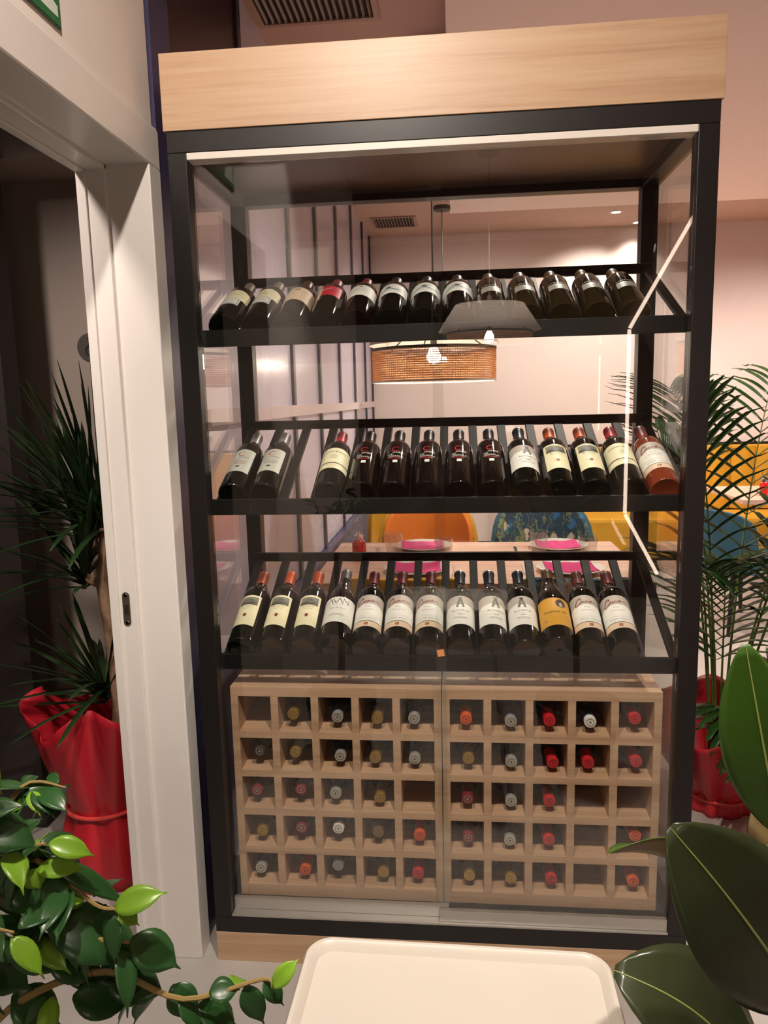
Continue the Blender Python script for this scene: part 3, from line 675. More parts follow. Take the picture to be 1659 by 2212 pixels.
# tableware
M_plate = mat('white_china', S(238, 232, 222), 0.18, coat=0.4)
M_napkin = mat('pink_paper_napkin', S(222, 66, 134), 0.75)
def plate(x, y, z=0.7505, label='', rz=0):
    p = thing('dinner_plate', label, 'plate', (x, y, z), (0, 0, rz), 'dinner plates')
    MB().lathe([(0.065, 0.0), (0.085, 0.003), (0.135, 0.018), (0.137, 0.0205), (0.134, 0.0215), (0.085, 0.0075), (0.02, 0.006), (0.0, 0.006)], 48).build('dish', M_plate, p, True)
    return p
def napkin(x, y, label, rz=0.0):
    n = thing('paper_napkin', label, 'napkin', (x, y, 0.7545), (0, 0, rz), 'pink paper napkins')
    rows = []
    for i in range(15):
        s = -1 + 2 * i / 14; row = []
        for j in range(9):
            t = -1 + 2 * j / 8
            X, Y = s * 0.098, t * 0.088
            d = math.hypot(X, Y)
            zz = 0.0085 + max(0.0, (d - 0.080)) / 0.055 * 0.0118 + 0.004 * max(0, 1 - abs(s) * 1.8) * (1 + t) * 0.5 + 0.0010 * math.sin(7 * s + 2 * t)
            row.append((X, Y, zz))
        rows.append(row)
    o = MB().grid(rows).build('sheet', M_napkin, n, True)
    so = o.modifiers.new('thickness', 'SOLIDIFY'); so.thickness = 0.0012; so.offset = 1
    return n
for x, y, nm in ((-0.118, 1.775, 'far left'), (0.520, 1.775, 'far right'), (-0.122, 1.300, 'near left'), (0.505, 1.300, 'near right')):
    plate(x, y, label='white plate under a pink napkin, %s setting of the dining table' % nm)
    napkin(x, y, 'pink paper napkin on the white plate of the %s setting' % nm, 0.05)
def tumbler(x, y, h, r, label):
    g = thing('drinking_glass', label, 'glass', (x, y, 0.7505), group='drinking glasses')
    n = 36; prof = [(r * 0.78, 0.0), (r * 0.82, 0.004), (r * 0.90, h * 0.45), (r, h), (r - 0.0016, h), (r * 0.90 - 0.0016, h * 0.45), (r * 0.76, 0.009), (0.0, 0.009)]
    mb = MB(); mb.lathe(prof, n)
    mb.v = [((v[0] * (1 + 0.035 * math.cos(9 * math.atan2(v[1], v[0]))) if v[2] < h * 0.5 else v[0]), (v[1] * (1 + 0.035 * math.cos(9 * math.atan2(v[1], v[0]))) if v[2] < h * 0.5 else v[1]), v[2]) for v in mb.v]
    mb.build('tumbler', M_tglass, g, True); return g
tumbler(-0.243, 1.620, 0.104, 0.041, 'tall tumbler left of the far left plate')
tumbler(-0.015, 1.605, 0.080, 0.043, 'low tumbler right of the far left plate')
tumbler(0.412, 1.612, 0.110, 0.041, 'tall tumbler left of the far right plate')
tumbler(0.630, 1.612, 0.084, 0.043, 'low tumbler right of the far right plate')
def cutlery(kind, x, y, rz, label):
    c = thing(kind, label, kind, (x, y, 0.7508), (0, 0, rz), 'steel cutlery')
    if kind == 'table_knife':
        MB().prism([(-0.006, -0.10), (0.006, -0.10), (0.0075, -0.06), (0.005, 0.0), (-0.005, 0.0), (-0.0075, -0.06)], 0.0, 0.004, 'z').build('handle', M_chrome, c, bevel=0.001)
        MB().prism([(-0.005, 0.0), (0.005, 0.0), (0.010, 0.03), (0.009, 0.085), (0.0, 0.105), (-0.005, 0.09)], 0.001, 0.0026, 'z').build('blade', M_chrome, c)
    else:
        MB().prism([(-0.007, -0.10), (0.007, -0.10), (0.004, 0.0), (0.0035, 0.03), (-0.0035, 0.03), (-0.004, 0.0)], 0.0, 0.003, 'z').build('handle', M_chrome, c, bevel=0.001)
        h = MB().prism([(-0.0035, 0.03), (0.0035, 0.03), (0.012, 0.05), (0.012, 0.062), (-0.012, 0.062), (-0.012, 0.05)], 0.0, 0.0025, 'z')
        for q in (-0.0105, -0.0035, 0.0035, 0.0105): h.box(q - 0.0015, q + 0.0015, 0.062, 0.095, 0.0, 0.0022)
        h.build('tines', M_chrome, c)
    return c
cutlery('table_fork', -0.322, 1.70, 0.15, 'steel fork left of the far left plate')
cutlery('table_knife', 0.318, 1.70, 0.0, 'steel knife left of the far right plate')
cutlery('table_fork', 0.033, 1.30, PI, 'steel fork right of the near left plate')
cutlery('table_knife', 0.322, 1.34, 0.0, 'steel knife left of the near right plate')
def sauce(x, y, label, s=1.0):
    b = thing('sauce_cruet', label, 'cruet', (x, y, 0.7505), group='red sauce cruets')
    b.scale = (s, s, s)
    MB().lathe([(0.028, 0.0), (0.031, 0.003), (0.031, 0.078), (0.029, 0.086), (0.020, 0.092), (0.018, 0.096)], 32).build('red_bottle', mat('red_sauce', S(206, 40, 26), 0.12, coat=0.5), b, True)
    MB().lathe([(0.020, 0.094), (0.021, 0.112), (0.014, 0.118), (0.006, 0.122), (0.006, 0.130), (0.0, 0.131)], 24).build('steel_cap', M_chrome, b, True)
    pts = [(-0.014, 0, 0.116), (-0.015, 0, 0.150)] + [(0.016 * math.cos(PI - PI * k / 10), 0, 0.168 + 0.016 * math.sin(PI * k / 10)) for k in range(11)] + [(0.015, 0, 0.150), (0.014, 0, 0.116)]
    MB().tube(pts, 0.0022, 8).build('loop_handle', M_chrome, b, True)
    return b
sauce(-0.392, 1.520, 'red sauce cruet with looped steel handle at left end of long table')
sauce(2.15, 3.55, 'red sauce cruet on the square table at far right')

# ------------------------------------------------------------------ chairs and bench
M_mustard = mat('mustard_velvet', S(198, 146, 30), 0.8, noise=(6, 0.10, (1, 1, 1)))
M_orange = mat('orange_velvet', S(226, 128, 40), 0.8, noise=(6, 0.07, (1, 1, 1)))
M_teal = mat('teal_velvet', S(48, 92, 112), 0.75, noise=(6, 0.12, (1, 1, 1)))
def floral():
    m = bpy.data.materials.new('floral_fabric'); m.use_nodes = True
    nt = m.node_tree; b = nt.nodes['Principled BSDF']; L = nt.links.new; N = nt.nodes.new
    b.inputs['Roughness'].default_value = 0.8
    tc0 = N('ShaderNodeTexCoord'); wn = N('ShaderNodeTexNoise'); wn.inputs['Scale'].default_value = 22; wn.inputs['Detail'].default_value = 1; L(tc0.outputs['Object'], wn.inputs['Vector'])
    wa = N('ShaderNodeVectorMath'); wa.operation = 'MULTIPLY_ADD'; L(wn.outputs['Color'], wa.inputs[0]); wa.inputs[1].default_value = (0.085, 0.085, 0.085); L(tc0.outputs['Object'], wa.inputs[2])
    class _T: outputs = {'Object': wa.outputs[0]}
    tc = _T
    def vor(scale, rnd=1.0):
        v = N('ShaderNodeTexVoronoi'); v.inputs['Scale'].default_value = scale; v.inputs['Randomness'].default_value = rnd; L(tc.outputs['Object'], v.inputs['Vector']); return v
    def ramp(src, a, bb):
        r = N('ShaderNodeMapRange'); r.inputs[1].default_value = a; r.inputs[2].default_value = bb; r.inputs[3].default_value = 1; r.inputs[4].default_value = 0; r.clamp = True; L(src, r.inputs[0]); return r.outputs[0]
    def mix(f, a, bcol):
        x = N('ShaderNodeMix'); x.data_type = 'RGBA'; L(f, x.inputs[0])
        if isinstance(a, tuple): x.inputs[6].default_value = a
        else: L(a, x.inputs[6])
        if isinstance(bcol, tuple): x.inputs[7].default_value = bcol
        else: L(bcol, x.inputs[7])
        return x.outputs[2]
    # leafy stems
    mp = N('ShaderNodeMapping'); mp.inputs['Scale'].default_value = (14, 14, 3.0); mp.inputs['Rotation'].default_value = (0.15, 0.3, 0.2); L(tc.outputs['Object'], mp.inputs[0])
    nz = N('ShaderNodeTexNoise'); nz.inputs['Scale'].default_value = 1.4; nz.inputs['Detail'].default_value = 2; nz.inputs['Distortion'].default_value = 0.8; L(mp.outputs[0], nz.inputs['Vector'])
    sub = N('ShaderNodeMath'); sub.operation = 'SUBTRACT'; sub.inputs[1].default_value = 0.5; L(nz.outputs['Fac'], sub.inputs[0])
    ab = N('ShaderNodeMath'); ab.operation = 'ABSOLUTE'; L(sub.outputs[0], ab.inputs[0])
    c = mix(ramp(ab.outputs[0], 0.022, 0.034), S(44, 74, 98), S(128, 138, 92))
    vb = vor(9.0); c = mix(ramp(vb.outputs['Distance'], 0.20, 0.25), c, S(52, 118, 168))
    vw = vor(7.0); L(tc.outputs['Object'], vw.inputs['Vector'])
    mp3 = N('ShaderNodeMapping'); mp3.inputs['Location'].default_value = (3.3, 1.7, 0.6); L(tc.outputs['Object'], mp3.inputs[0]); L(mp3.outputs[0], vw.inputs['Vector'])
    c = mix(ramp(vw.outputs['Distance'], 0.22, 0.26), c, S(232, 206, 178))
    c = mix(ramp(vw.outputs['Distance'], 0.05, 0.13), c, S(222, 128, 84))
    L(c, b.inputs['Base Color']); return m
M_floral = floral()
M_leg = mat('black_chair_leg', S(30, 26, 26), 0.4)
def chair(label, x, y, rz, outer, inner, seatm, top=0.835):
    """local +Y is where the sitter looks; backrest at -Y"""
    c = thing('dining_chair', label, 'chair', (x, y, 0), (0, 0, rz), 'upholstered dining chairs')
    mb = MB(); loft(mb, [[(px, py, z) for px, py in rrect(0.215 - i, 0.205 - i, 0.07)] for i, z in ((0.03, 0.385), (0.006, 0.392), (0.0, 0.41), (0.0, 0.445), (0.008, 0.466), (0.03, 0.476), (0.06, 0.478))])
    mb.build('seat', seatm, c, True)
    def shell(r0, r1, z0, z1, name, m):
        A = 74; n = 20; k = 10
        def ring(r, flip):
            rows = []
            for i in range(k + 1):
                row = []
                for j in range(n + 1):
                    a = math.radians(-A + 2 * A * j / n); s = abs(j / n * 2 - 1)
                    zt = z1 - (z1 - z0) * 0.30 * s ** 5 - 0.012 * s * s
                    t = i / k; z = z0 + (zt - z0) * t
                    lean = 0.035 * t
                    rows_r = r + lean * 0.6
                    row.append((rows_r * 0.97 * math.sin(a), 0.035 - rows_r * math.cos(a) - lean, z))
                rows.append(row)
            return rows
        a, b = ring(r0, 0), ring(r1, 1); mb = MB()
        m_ = n + 1
        V = [p for r in a for p in r] + [p for r in b for p in r]; o = len(a) * m_
        F = []
        for i in range(k):
            for j in range(n):
                q = (i * m_ + j, i * m_ + j + 1, (i + 1) * m_ + j + 1, (i + 1) * m_ + j)
                F.append(q); F.append(tuple(x + o for x in q[::-1]))
        for j in range(n):
            F.append((j, j + 1, o + j + 1, o + j)); F.append((k * m_ + j + 1, k * m_ + j, o + k * m_ + j, o + k * m_ + j + 1))
        for i in range(k):
            F.append(((i + 1) * m_, i * m_, o + i * m_, o + (i + 1) * m_)); F.append((i * m_ + n, (i + 1) * m_ + n, o + (i + 1) * m_ + n, o + i * m_ + n))
        mb.add(V, F); return mb.build(name, m, c, True, bevel=0.006)
    shell(0.262, 0.236, 0.37, top, 'backrest', outer)
    shell(0.2355, 0.212, 0.47, top - 0.006, 'back_cushion', inner)
    for sx in (-1, 1):
        for sy in (-1, 1):
            MB().tube([(sx * 0.155, sy * 0.145, 0.388), (sx * 0.205, sy * 0.205, 0.0)], [0.019, 0.011], 12).build('leg', M_leg, c, True)
    return c
chair('mustard backed chair nearest the cabinet at left of long table', -0.155, 1.09, 0.0, M_mustard, M_orange, M_mustard)
chair('floral backed chair nearest the cabinet at right of long table', 0.475, 1.09, 0.0, M_floral, M_teal, M_teal)
chair('orange chair across the long table behind the far left plate', -0.105, 2.02, PI, M_mustard, M_orange, M_orange, 0.90)
chair('dark floral chair across the long table behind the far right plate', 0.485, 2.02, PI, M_teal, M_floral, M_teal, 0.90)
chair('teal seated chair with black legs standing before the square table', 1.80, 3.02, -1.25, M_teal, M_teal, M_teal, 0.76)
chair('mustard armchair by the glazed wall beyond the long table', -0.36, 2.95, 2.6, M_mustard, M_mustard, M_mustard, 0.83)

bq = thing('bench_seat', 'long mustard channel-backed bench along the pale back wall', 'bench', (2.40, 4.70, 0))
BX0, BX1 = -1.82, 1.85
MB().box(BX0, BX1, -0.20, 0.385, 0.0, 0.12).build('plinth', M_black, bq)
MB().box(BX0, BX1, -0.29, 0.20, 0.12, 0.45).build('seat', M_mustard, bq, bevel=0.03)
n = 18; w = (BX1 - BX0) / n
for i in range(n):
    a = BX0 + i * w
    pr = []
    for j in range(9):
        t = -1 + 2 * j / 8; pr.append((a + w / 2 + t * (w / 2 - 0.001), 0.205 + 0.034 * t * t))
    pr += [(a + w - 0.001, 0.385), (a + 0.001, 0.385)]
    MB().prism(pr, 0.451, 1.000, 'z').build('back_channel', M_mustard, bq, 50, bevel=0.006)
MB().box(BX0, BX1, 0.345, 0.39, 1.0005, 1.022).build('back_rail', M_black, bq)
struct(MB().box(XL, XR, YB - 0.004, YB, 0.02, 0.14).build('baseboard_back', M_black))

# ------------------------------------------------------------------ pendant lamps
M_shade = mat('taupe_metal_shade', S(178, 164, 154), 0.4)
M_weave = mat('woven_rattan', S(226, 180, 132), 0.6)
_n = M_weave.node_tree; _b = _n.nodes['Principled BSDF']; _t = _n.nodes.new('ShaderNodeBsdfTranslucent'); _t.inputs[0].default_value = S(244, 204, 160)
_m = _n.nodes.new('ShaderNodeMixShader'); _m.inputs[0].default_value = 0.5
_n.links.new(_b.outputs[0], _m.inputs[1]); _n.links.new(_t.outputs[0], _m.inputs[2]); _n.links.new(_m.outputs[0], _n.nodes['Material Output'].inputs[0])
M_cord = mat('dark_cord', S(52, 44, 42), 0.5)
M_lining = mat('white_lining', S(235, 228, 218), 0.6)
def pendant(label, x, y, zb, ceil, dr=0.262, dh=0.135, cone=(0.275, 0.20, 0.15), gap=0.02):
    p = thing('pendant_lamp', label, 'lamp', (x, y, zb), group='rattan pendant lamps')
    m = MB(); nr = int(dh / 0.0085)
    for i in range(nr):
        z = 0.006 + (dh - 0.012) * i / (nr - 1)
        m.lathe([(dr - 0.0026, z - 0.0021), (dr + 0.0008, z - 0.0021), (dr + 0.0018, z), (dr + 0.0008, z + 0.0021), (dr - 0.0026, z + 0.0021), (dr - 0.0026, z - 0.0021)], 72, close=False)
    for i in range(150):
        a = 2 * PI * i / 150; c, s = math.cos(a), math.sin(a)
        o = []
        for (rr, tt_) in ((dr - 0.0045, -0.0012), (dr - 0.0030, -0.0012), (dr - 0.0030, 0.0012), (dr - 0.0045, 0.0012)):
            o.append((rr * c - tt_ * s, rr * s + tt_ * c))
        m.prism(o, 0.003, dh - 0.003, 'z')
    m.build('woven_shade', M_weave, p)
    MB().lathe([(dr + 0.002, 0.0), (dr + 0.002, 0.006), (dr - 0.005, 0.006), (dr - 0.005, 0.0), (dr + 0.002, 0.0)], 72, close=False).build('lower_hoop', M_lining, p, True)
    MB().lathe([(dr + 0.002, dh - 0.004), (dr + 0.002, dh + 0.006), (dr - 0.005, dh + 0.006), (dr - 0.005, dh - 0.004), (dr + 0.002, dh - 0.004)], 72, close=False).build('upper_hoop', M_cord, p, True)
    r0, r1, h = cone; z0 = dh + gap
    MB().lathe([(r0, z0), (r1, z0 + h), (0.012, z0 + h + 0.006), (0.012, z0 + h + 0.003), (r1 - 0.003, z0 + h - 0.003), (r0 - 0.003, z0), (r0, z0)], 64, close=False).build('metal_shade', M_shade, p, True)
    b = MB()
    for k in range(3):
        a = 2 * PI * k / 3 + 0.4
        b.tube([(0, 0, z0 + h - 0.006), ((dr - 0.006) * math.cos(a), (dr - 0.006) * math.sin(a), dh)], 0.003, 6)
    b.tube([(0, 0, z0 + h - 0.03), (0, 0, z0 + h + 0.05)], 0.016, 12)
    b.tube([(0, 0, z0 - 0.02), (0, 0, z0 + h)], 0.014, 12)
    b.build('frame', M_cord, p, True)
    MB().lathe([(0.002, 0.0), (0.020, 0.008), (0.030, 0.026), (0.030, 0.036), (0.020, 0.058), (0.013, 0.072), (0.012, z0 - 0.02 - (dh - 0.06))], 20, Matrix.Translation((0, 0, dh - 0.06))).build('bulb', M_bulb, p, True)
    zc = ceil - zb
    MB().tube([(0, 0, z0 + h + 0.04), (0, 0, zc - 0.02)], 0.0035, 8).build('cord', M_cord, p, True)
    MB().lathe([(0.058, -0.028), (0.060, -0.024), (0.060, -0.0005)], 32, Matrix.Translation((0, 0, zc))).build('ceiling_canopy', M_cord, p, True)
    return p
pendant('rattan drum pendant lamp hanging over the long dining table', -0.046, 1.50, 1.530, 2.80)
pendant('far rattan pendant lamp hanging beyond the dining table', -0.036, 3.80, 1.62, 2.80)
pendant('pendant lamp with taupe cone over rattan ring, hanging behind the viewer', 0.253, -2.87, 1.780, CEIL, 0.256, 0.062, (0.308, 0.205, 0.155), 0.012)

# angular LED tube on the front wall, seen mirrored in the cabinet glass
led = thing('led_wall_light', 'angular glowing LED tube light seen mirrored in the cabinet glass', 'wall light', (0, 0, 0))
LP = [Vector((1.632, -3.575, 2.618)), Vector((1.233, -3.575, 1.899)), Vector((1.234, -3.575, 0.621)), Vector((1.472, -3.575, 0.18))]
for a, b in zip(LP[:-1], LP[1:]):
    d_ = (b - a).normalized() * 0.006
    MB().tube([a + d_, b - d_], 0.0125, 12).build('led_tube', M_led, led, True)
for q in LP:
    MB().tube([(q.x, -3.6195, q.z), (q.x, -3.592, q.z)], 0.008, 8).build('bracket', M_cord, led, True)

# downlights and vents
for i, q in enumerate(SPOTS):
    nm = ['over the doorway side', 'over the right front, added to light the cubby racks', 'behind the viewer, added to light the mirrored lamp', 'near the back wall, larger glow', 'nearest the back wall', 'over the long table', 'over the right aisle', 'over the square table', 'over the middle of the restaurant'][i]
    s_ = thing('ceiling_downlight', 'round recessed ceiling downlight ' + nm, 'downlight', (q[0], q[1], q[2]), group='recessed downlights')
    MB().lathe([(0.050, -0.0005), (0.050, -0.006), (0.036, -0.008), (0.034, -0.003)], 32, close=False).build('trim_ring', M_white_alu, s_, True)
    MB().lathe([(0.034, -0.0008), (0.034, -0.004), (0.0, -0.0045)], 28, close=False).build('lens', M_lens, s_, True)
def vent(x, y, z, w, d, label, rz=0):
    v = thing('ceiling_vent', label, 'vent', (x, y, z), (0, 0, rz), 'ceiling vents')
    f = MB(); t_ = 0.022
    f.box(-w / 2, w / 2, -d / 2, -d / 2 + t_, -0.010, -0.0005); f.box(-w / 2, w / 2, d / 2 - t_, d / 2, -0.010, -0.0005)
    f.box(-w / 2, -w / 2 + t_, -d / 2 + t_, d / 2 - t_, -0.010, -0.0005); f.box(w / 2 - t_, w / 2, -d / 2 + t_, d / 2 - t_, -0.010, -0.0005)
    f.build('frame', mat('vent_frame', S(168, 138, 122), 0.5), v)
    MB().box(-w / 2 + t_, w / 2 - t_, -d / 2 + t_, d / 2 - t_, -0.0020, -0.0005).build('dark_backing', mat('vent_dark', S(24, 18, 15), 0.9), v)
    n = int((w - 2 * t_) / 0.024)
    for i in range(n):
        x_ = -w / 2 + t_ + (i + 0.5) * (w - 2 * t_) / n
        MB().prism([(x_ - 0.004, -0.010), (x_ - 0.002, -0.010), (x_ + 0.005, -0.0021), (x_ + 0.003, -0.0021)], -d / 2 + t_, d / 2 - t_, 'y').build('slat', mat('vent_slat', S(120, 98, 84), 0.5), v)
    return v
vent(-0.455, 1.10, CEIL, 0.46, 0.40, 'dark slatted vent in the ceiling above the wine cabinet')
vent(-0.430, 4.55, CEIL, 0.36, 0.36, 'small slatted ceiling vent near the back wall seen through cabinet')

# ------------------------------------------------------------------ exit sign over the doorway
es = thing('exit_sign', 'green exit sign with white marks on the wall above the doorway', 'sign', (-0.6555, -0.495, 2.125))
MB().box(0.0, 0.0035, -0.152, 0.152, 0.0, 0.152).build('backing', mat('sign_edge', S(70, 84, 70), 0.5), es)
MB().box(0.0036, 0.0046, -0.149, 0.149, 0.003, 0.149).build('green_panel', mat('exit_green', S(16, 108, 58), 0.35), es)
M_sw = mat('sign_white', S(214, 224, 210), 0.5)
def sign_poly(polys, name):
    m = MB()
    for p in polys: m.prism([(y, z) for y, z in p], 0.00465, 0.0052, 'x')
    m.build(name, M_sw, es, fix=True)
sign_poly([[(0.058, 0.018), (0.108, 0.016), (0.141, 0.016), (0.141, 0.034), (0.120, 0.040), (0.085, 0.050), (0.075, 0.070), (0.060, 0.075)]], 'arm_mark')
sign_poly([[(0.088, 0.062), (0.112, 0.058), (0.116, 0.085), (0.092, 0.092)]], 'ring_mark')
sign_poly([[(-0.130, 0.020), (-0.060, 0.020), (-0.060, 0.130), (-0.130, 0.130)]], 'door_mark')
sign_poly([[(-0.040, 0.062), (0.010, 0.062), (0.010, 0.045), (0.040, 0.075), (0.010, 0.105), (0.010, 0.088), (-0.040, 0.088)]], 'arrow_mark')

# round sign and knob on the dim corridor wall
ws = thing('round_sign', 'round grey wheelchair sign on the dim corridor wall', 'sign', (-1.290, 0.9595, 1.676))
MB().lathe([(0.052, 0.0), (0.052, 0.004), (0.0, 0.0045)], 36, Matrix.Rotation(PI / 2, 4, 'X')).build('disc', mat('grey_disc', S(98, 92, 86), 0.5), ws, True)
pict = MB()
for poly in stroke(arc(0.002, -0.012, 0.020, 100, 390), 0.006) + stroke([(-0.004, 0.024), (-0.002, -0.004), (0.018, -0.006), (0.028, -0.024)], 0.007) + [ellipse(-0.004, 0.032, 0.006, 0.006, 12)]:
    pict.prism(poly, -0.0062, -0.0046, 'y')
pict.build('pictogram', mat('dark_mark', S(40, 36, 34), 0.5), ws)
kn = thing('wall_knob', 'small dark round knob low on the dim corridor wall', 'knob', (-1.523, 0.9595, 1.085))
MB().lathe([(0.030, 0.0), (0.030, 0.006), (0.014, 0.010), (0.014, 0.026), (0.026, 0.034), (0.026, 0.048), (0.0, 0.052)], 24, Matrix.Rotation(PI / 2, 4, 'X')).build('knob_body', mat('dark_knob', S(74, 62, 54), 0.4), kn, True)

# ------------------------------------------------------------------ plants
random.seed(11)
def leaf_mat(name, c, c2, rough=0.3, vein=None):
    m = mat(name, c, rough, spec=0.5, noise=(9, 0.25, (1, 1, 1)))
    nt = m.node_tree; b = nt.nodes['Principled BSDF']; t = nt.nodes.new('ShaderNodeBsdfTranslucent'); t.inputs[0].default_value = c2
    x = nt.nodes.new('ShaderNodeMixShader'); x.inputs[0].default_value = 0.22
    nt.links.new(b.outputs[0], x.inputs[1]); nt.links.new(t.outputs[0], x.inputs[2]); nt.links.new(x.outputs[0], nt.nodes['Material Output'].inputs[0])
    return m
def ribbon(mb, path, widths, up, fold=0.25, cols=5, wave=0.0):
    """a leaf blade: path of centre points, half widths, rough up direction"""
    path = [Vector(p) for p in path]; rows = []; m = len(path)
    for i, p in enumerate(path):
        t = (path[min(i + 1, m - 1)] - path[max(i - 1, 0)]).normalized()
        s = t.cross(Vector(up)); 
        if s.length < 1e-4: s = t.cross(Vector((1, 0, 0)))
        s.normalize(); nrm = s.cross(t).normalized()
        row = []
        for j in range(cols):
            q = -1 + 2 * j / (cols - 1)
            row.append(p + s * (q * widths[i]) + nrm * (abs(q) * widths[i] * fold + wave * widths[i] * math.sin(5 * i / m * PI + j) * abs(q)))
        rows.append(row)
    mb.grid(rows)
def leaf(mb, base, tip, hw, up=(0, 0, 1), fold=0.25, sag=0.0, n=9, shape=0.85, tipdrop=0.0, drip=0.0):
    base, tip = Vector(base), Vector(tip); L = (tip - base); upv = Vector(up).normalized()
    path, w = [], []
    for i in range(n + 1):
        t = i / n
        path.append(base + L * t + upv * (sag * L.length * math.sin(PI * t)) - upv * (tipdrop * L.length * max(0, t - 0.75) ** 1.5))
        ww = math.sin(PI * min(1, (t * 0.97 + 0.015)) ** shape)
        if drip: ww = ww * (1 - smooth(0.74, 0.90, t)) + smooth(0.74, 0.90, t) * 0.10 * (1 - t) / 0.1 if t > 0.74 else ww
        w.append(max(0.0004, hw * max(0.0, ww)))
    ribbon(mb, path, w, upv, fold)
def smooth(a, b, x):
    t = max(0, min(1, (x - a) / (b - a))); return t * t * (3 - 2 * t)
def thicken(o, t, off=1):
    so = o.modifiers.new('thickness', 'SOLIDIFY'); so.thickness = t; so.offset = 0
    return o
M_soil = mat('potting_soil', S(58, 42, 30), 0.95, noise=(60, 0.4, (1, 1, 1)))
def pot(parent, r, h, m, name='pot'):
    MB().lathe([(r * 0.74, 0.0), (r * 0.78, 0.004), (r, h), (r * 0.94, h), (r * 0.90, h - 0.03)], 36).build(name, m, parent, True)
    MB().lathe([(r * 0.89, h - 0.031), (r * 0.89, h - 0.026), (0.0, h - 0.022)], 28).build('soil', M_soil, parent, True)

# --- weeping fig, lower left foreground
M_fig = leaf_mat('fig_leaf', S(48, 88, 44), S(86, 140, 50), 0.3)
M_figy = leaf_mat('young_fig_leaf', S(132, 178, 50), S(170, 210, 70), 0.3)
M_bark = mat('grey_bark', S(128, 108, 84), 0.8, noise=(30, 0.2, (1, 1, 1)))
M_twig = mat('fig_twig', S(150, 126, 74), 0.7)
fig = thing('weeping_fig', 'weeping fig with glossy green and lime leaves at lower left foreground', 'plant', (-0.44, -1.12, 0))
def loc(p): return (p[0] + 0.44, p[1] + 1.12, p[2])
pot(fig, 0.15, 0.26, mat('grey_planter', S(92, 88, 84), 0.6))
MB().tube([(0, 0, 0.235), (0.012, 0.008, 0.50), (-0.004, -0.008, 0.78), (0.0, 0.0, 0.90)], [0.016, 0.013, 0.011, 0.008], 10).build('trunk', M_bark, fig, True)
YL = [((-0.295, -1.12, 1.053), (-0.332, -1.13, 1.071), .010), ((-0.305, -1.12, 1.040), (-0.346, -1.13, 1.044), .0095), ((-0.233, -1.11, 1.012), (-0.281, -1.12, 1.000), .0125), ((-0.345, -1.13, 1.024), (-0.352, -1.13, 1.044), .011), ((-0.113, -1.10, 0.941), (-0.137, -1.11, 0.917), .0085), ((-0.366, -1.14, 1.123), (-0.376, -1.14, 1.166), .007), ((-0.258, -1.12, 0.984), (-0.276, -1.12, 1.000), .008), ((-0.318, -1.11, 0.990), (-0.330, -1.12, 1.022), .014)]
DL = [((-0.275, -1.10, 0.988), (-0.338, -1.12, 1.046), .0095), ((-0.230, -1.10, 0.924), (-0.272, -1.11, 0.962), .018), ((-0.262, -1.10, 0.938), (-0.342, -1.13, 0.990), .026), ((-0.172, -1.10, 0.905), (-0.199, -1.11, 0.908), .012), ((-0.130, -1.10, 0.890), (-0.148, -1.10, 0.916), .009), ((-0.330, -1.12, 0.999), (-0.374, -1.13, 1.040), .024), ((-0.350, -1.13, 1.108), (-0.400, -1.14, 1.098), .012), ((-0.306, -1.10, 0.914), (-0.350, -1.12, 0.950), .020), ((-0.250, -1.09, 0.886), (-0.300, -1.11, 0.922), .020), ((-0.340, -1.13, 1.066), (-0.400, -1.14, 1.094), .019), ((-0.150, -1.10, 0.868), (-0.166, -1.10, 0.910), .012), ((-0.342, -1.12, 0.928), (-0.372, -1.13, 0.975), .018), ((-0.370, -1.12, 0.910), (-0.412, -1.13, 0.950), .020), ((-0.282, -1.10, 0.880), (-0.330, -1.12, 0.905), .018), ((-0.350, -1.11, 0.862), (-0.390, -1.12, 0.905), .020), ((-0.215, -1.10, 0.872), (-0.240, -1.10, 0.905), .015), ((-0.180, -1.09, 0.855), (-0.215, -1.10, 0.885), .015)]
tw = MB()
BR = [[(-0.44, -1.12, 0.88), (-0.42, -1.12, 1.00), (-0.385, -1.13, 1.065), (-0.352, -1.13, 1.068), (-0.335, -1.13, 1.070)],
      [(-0.44, -1.12, 0.88), (-0.415, -1.12, 0.96), (-0.372, -1.12, 1.040), (-0.340, -1.12, 1.040), (-0.300, -1.12, 1.004), (-0.279, -1.12, 1.000)],
      [(-0.44, -1.12, 0.86), (-0.40, -1.12, 0.94), (-0.350, -1.12, 0.985), (-0.300, -1.12, 0.968), (-0.268, -1.11, 0.958)],
      [(-0.44, -1.12, 0.84), (-0.38, -1.12, 0.90), (-0.300, -1.11, 0.925), (-0.225, -1.11, 0.900), (-0.150, -1.10, 0.917), (-0.137, -1.11, 0.917)],
      [(-0.44, -1.12, 0.88), (-0.43, -1.13, 1.04), (-0.400, -1.14, 1.13), (-0.376, -1.14, 1.166)],
      [(-0.44, -1.12, 0.84), (-0.40, -1.16, 0.95), (-0.38, -1.18, 1.02), (-0.34, -1.18, 1.02)],
      [(-0.44, -1.12, 0.86), (-0.46, -1.05, 0.98), (-0.44, -1.00, 1.05), (-0.40, -0.98, 1.04)],
      [(-0.44, -1.12, 0.86), (-0.50, -1.12, 1.00), (-0.54, -1.12, 1.10), (-0.56, -1.10, 1.08)]]
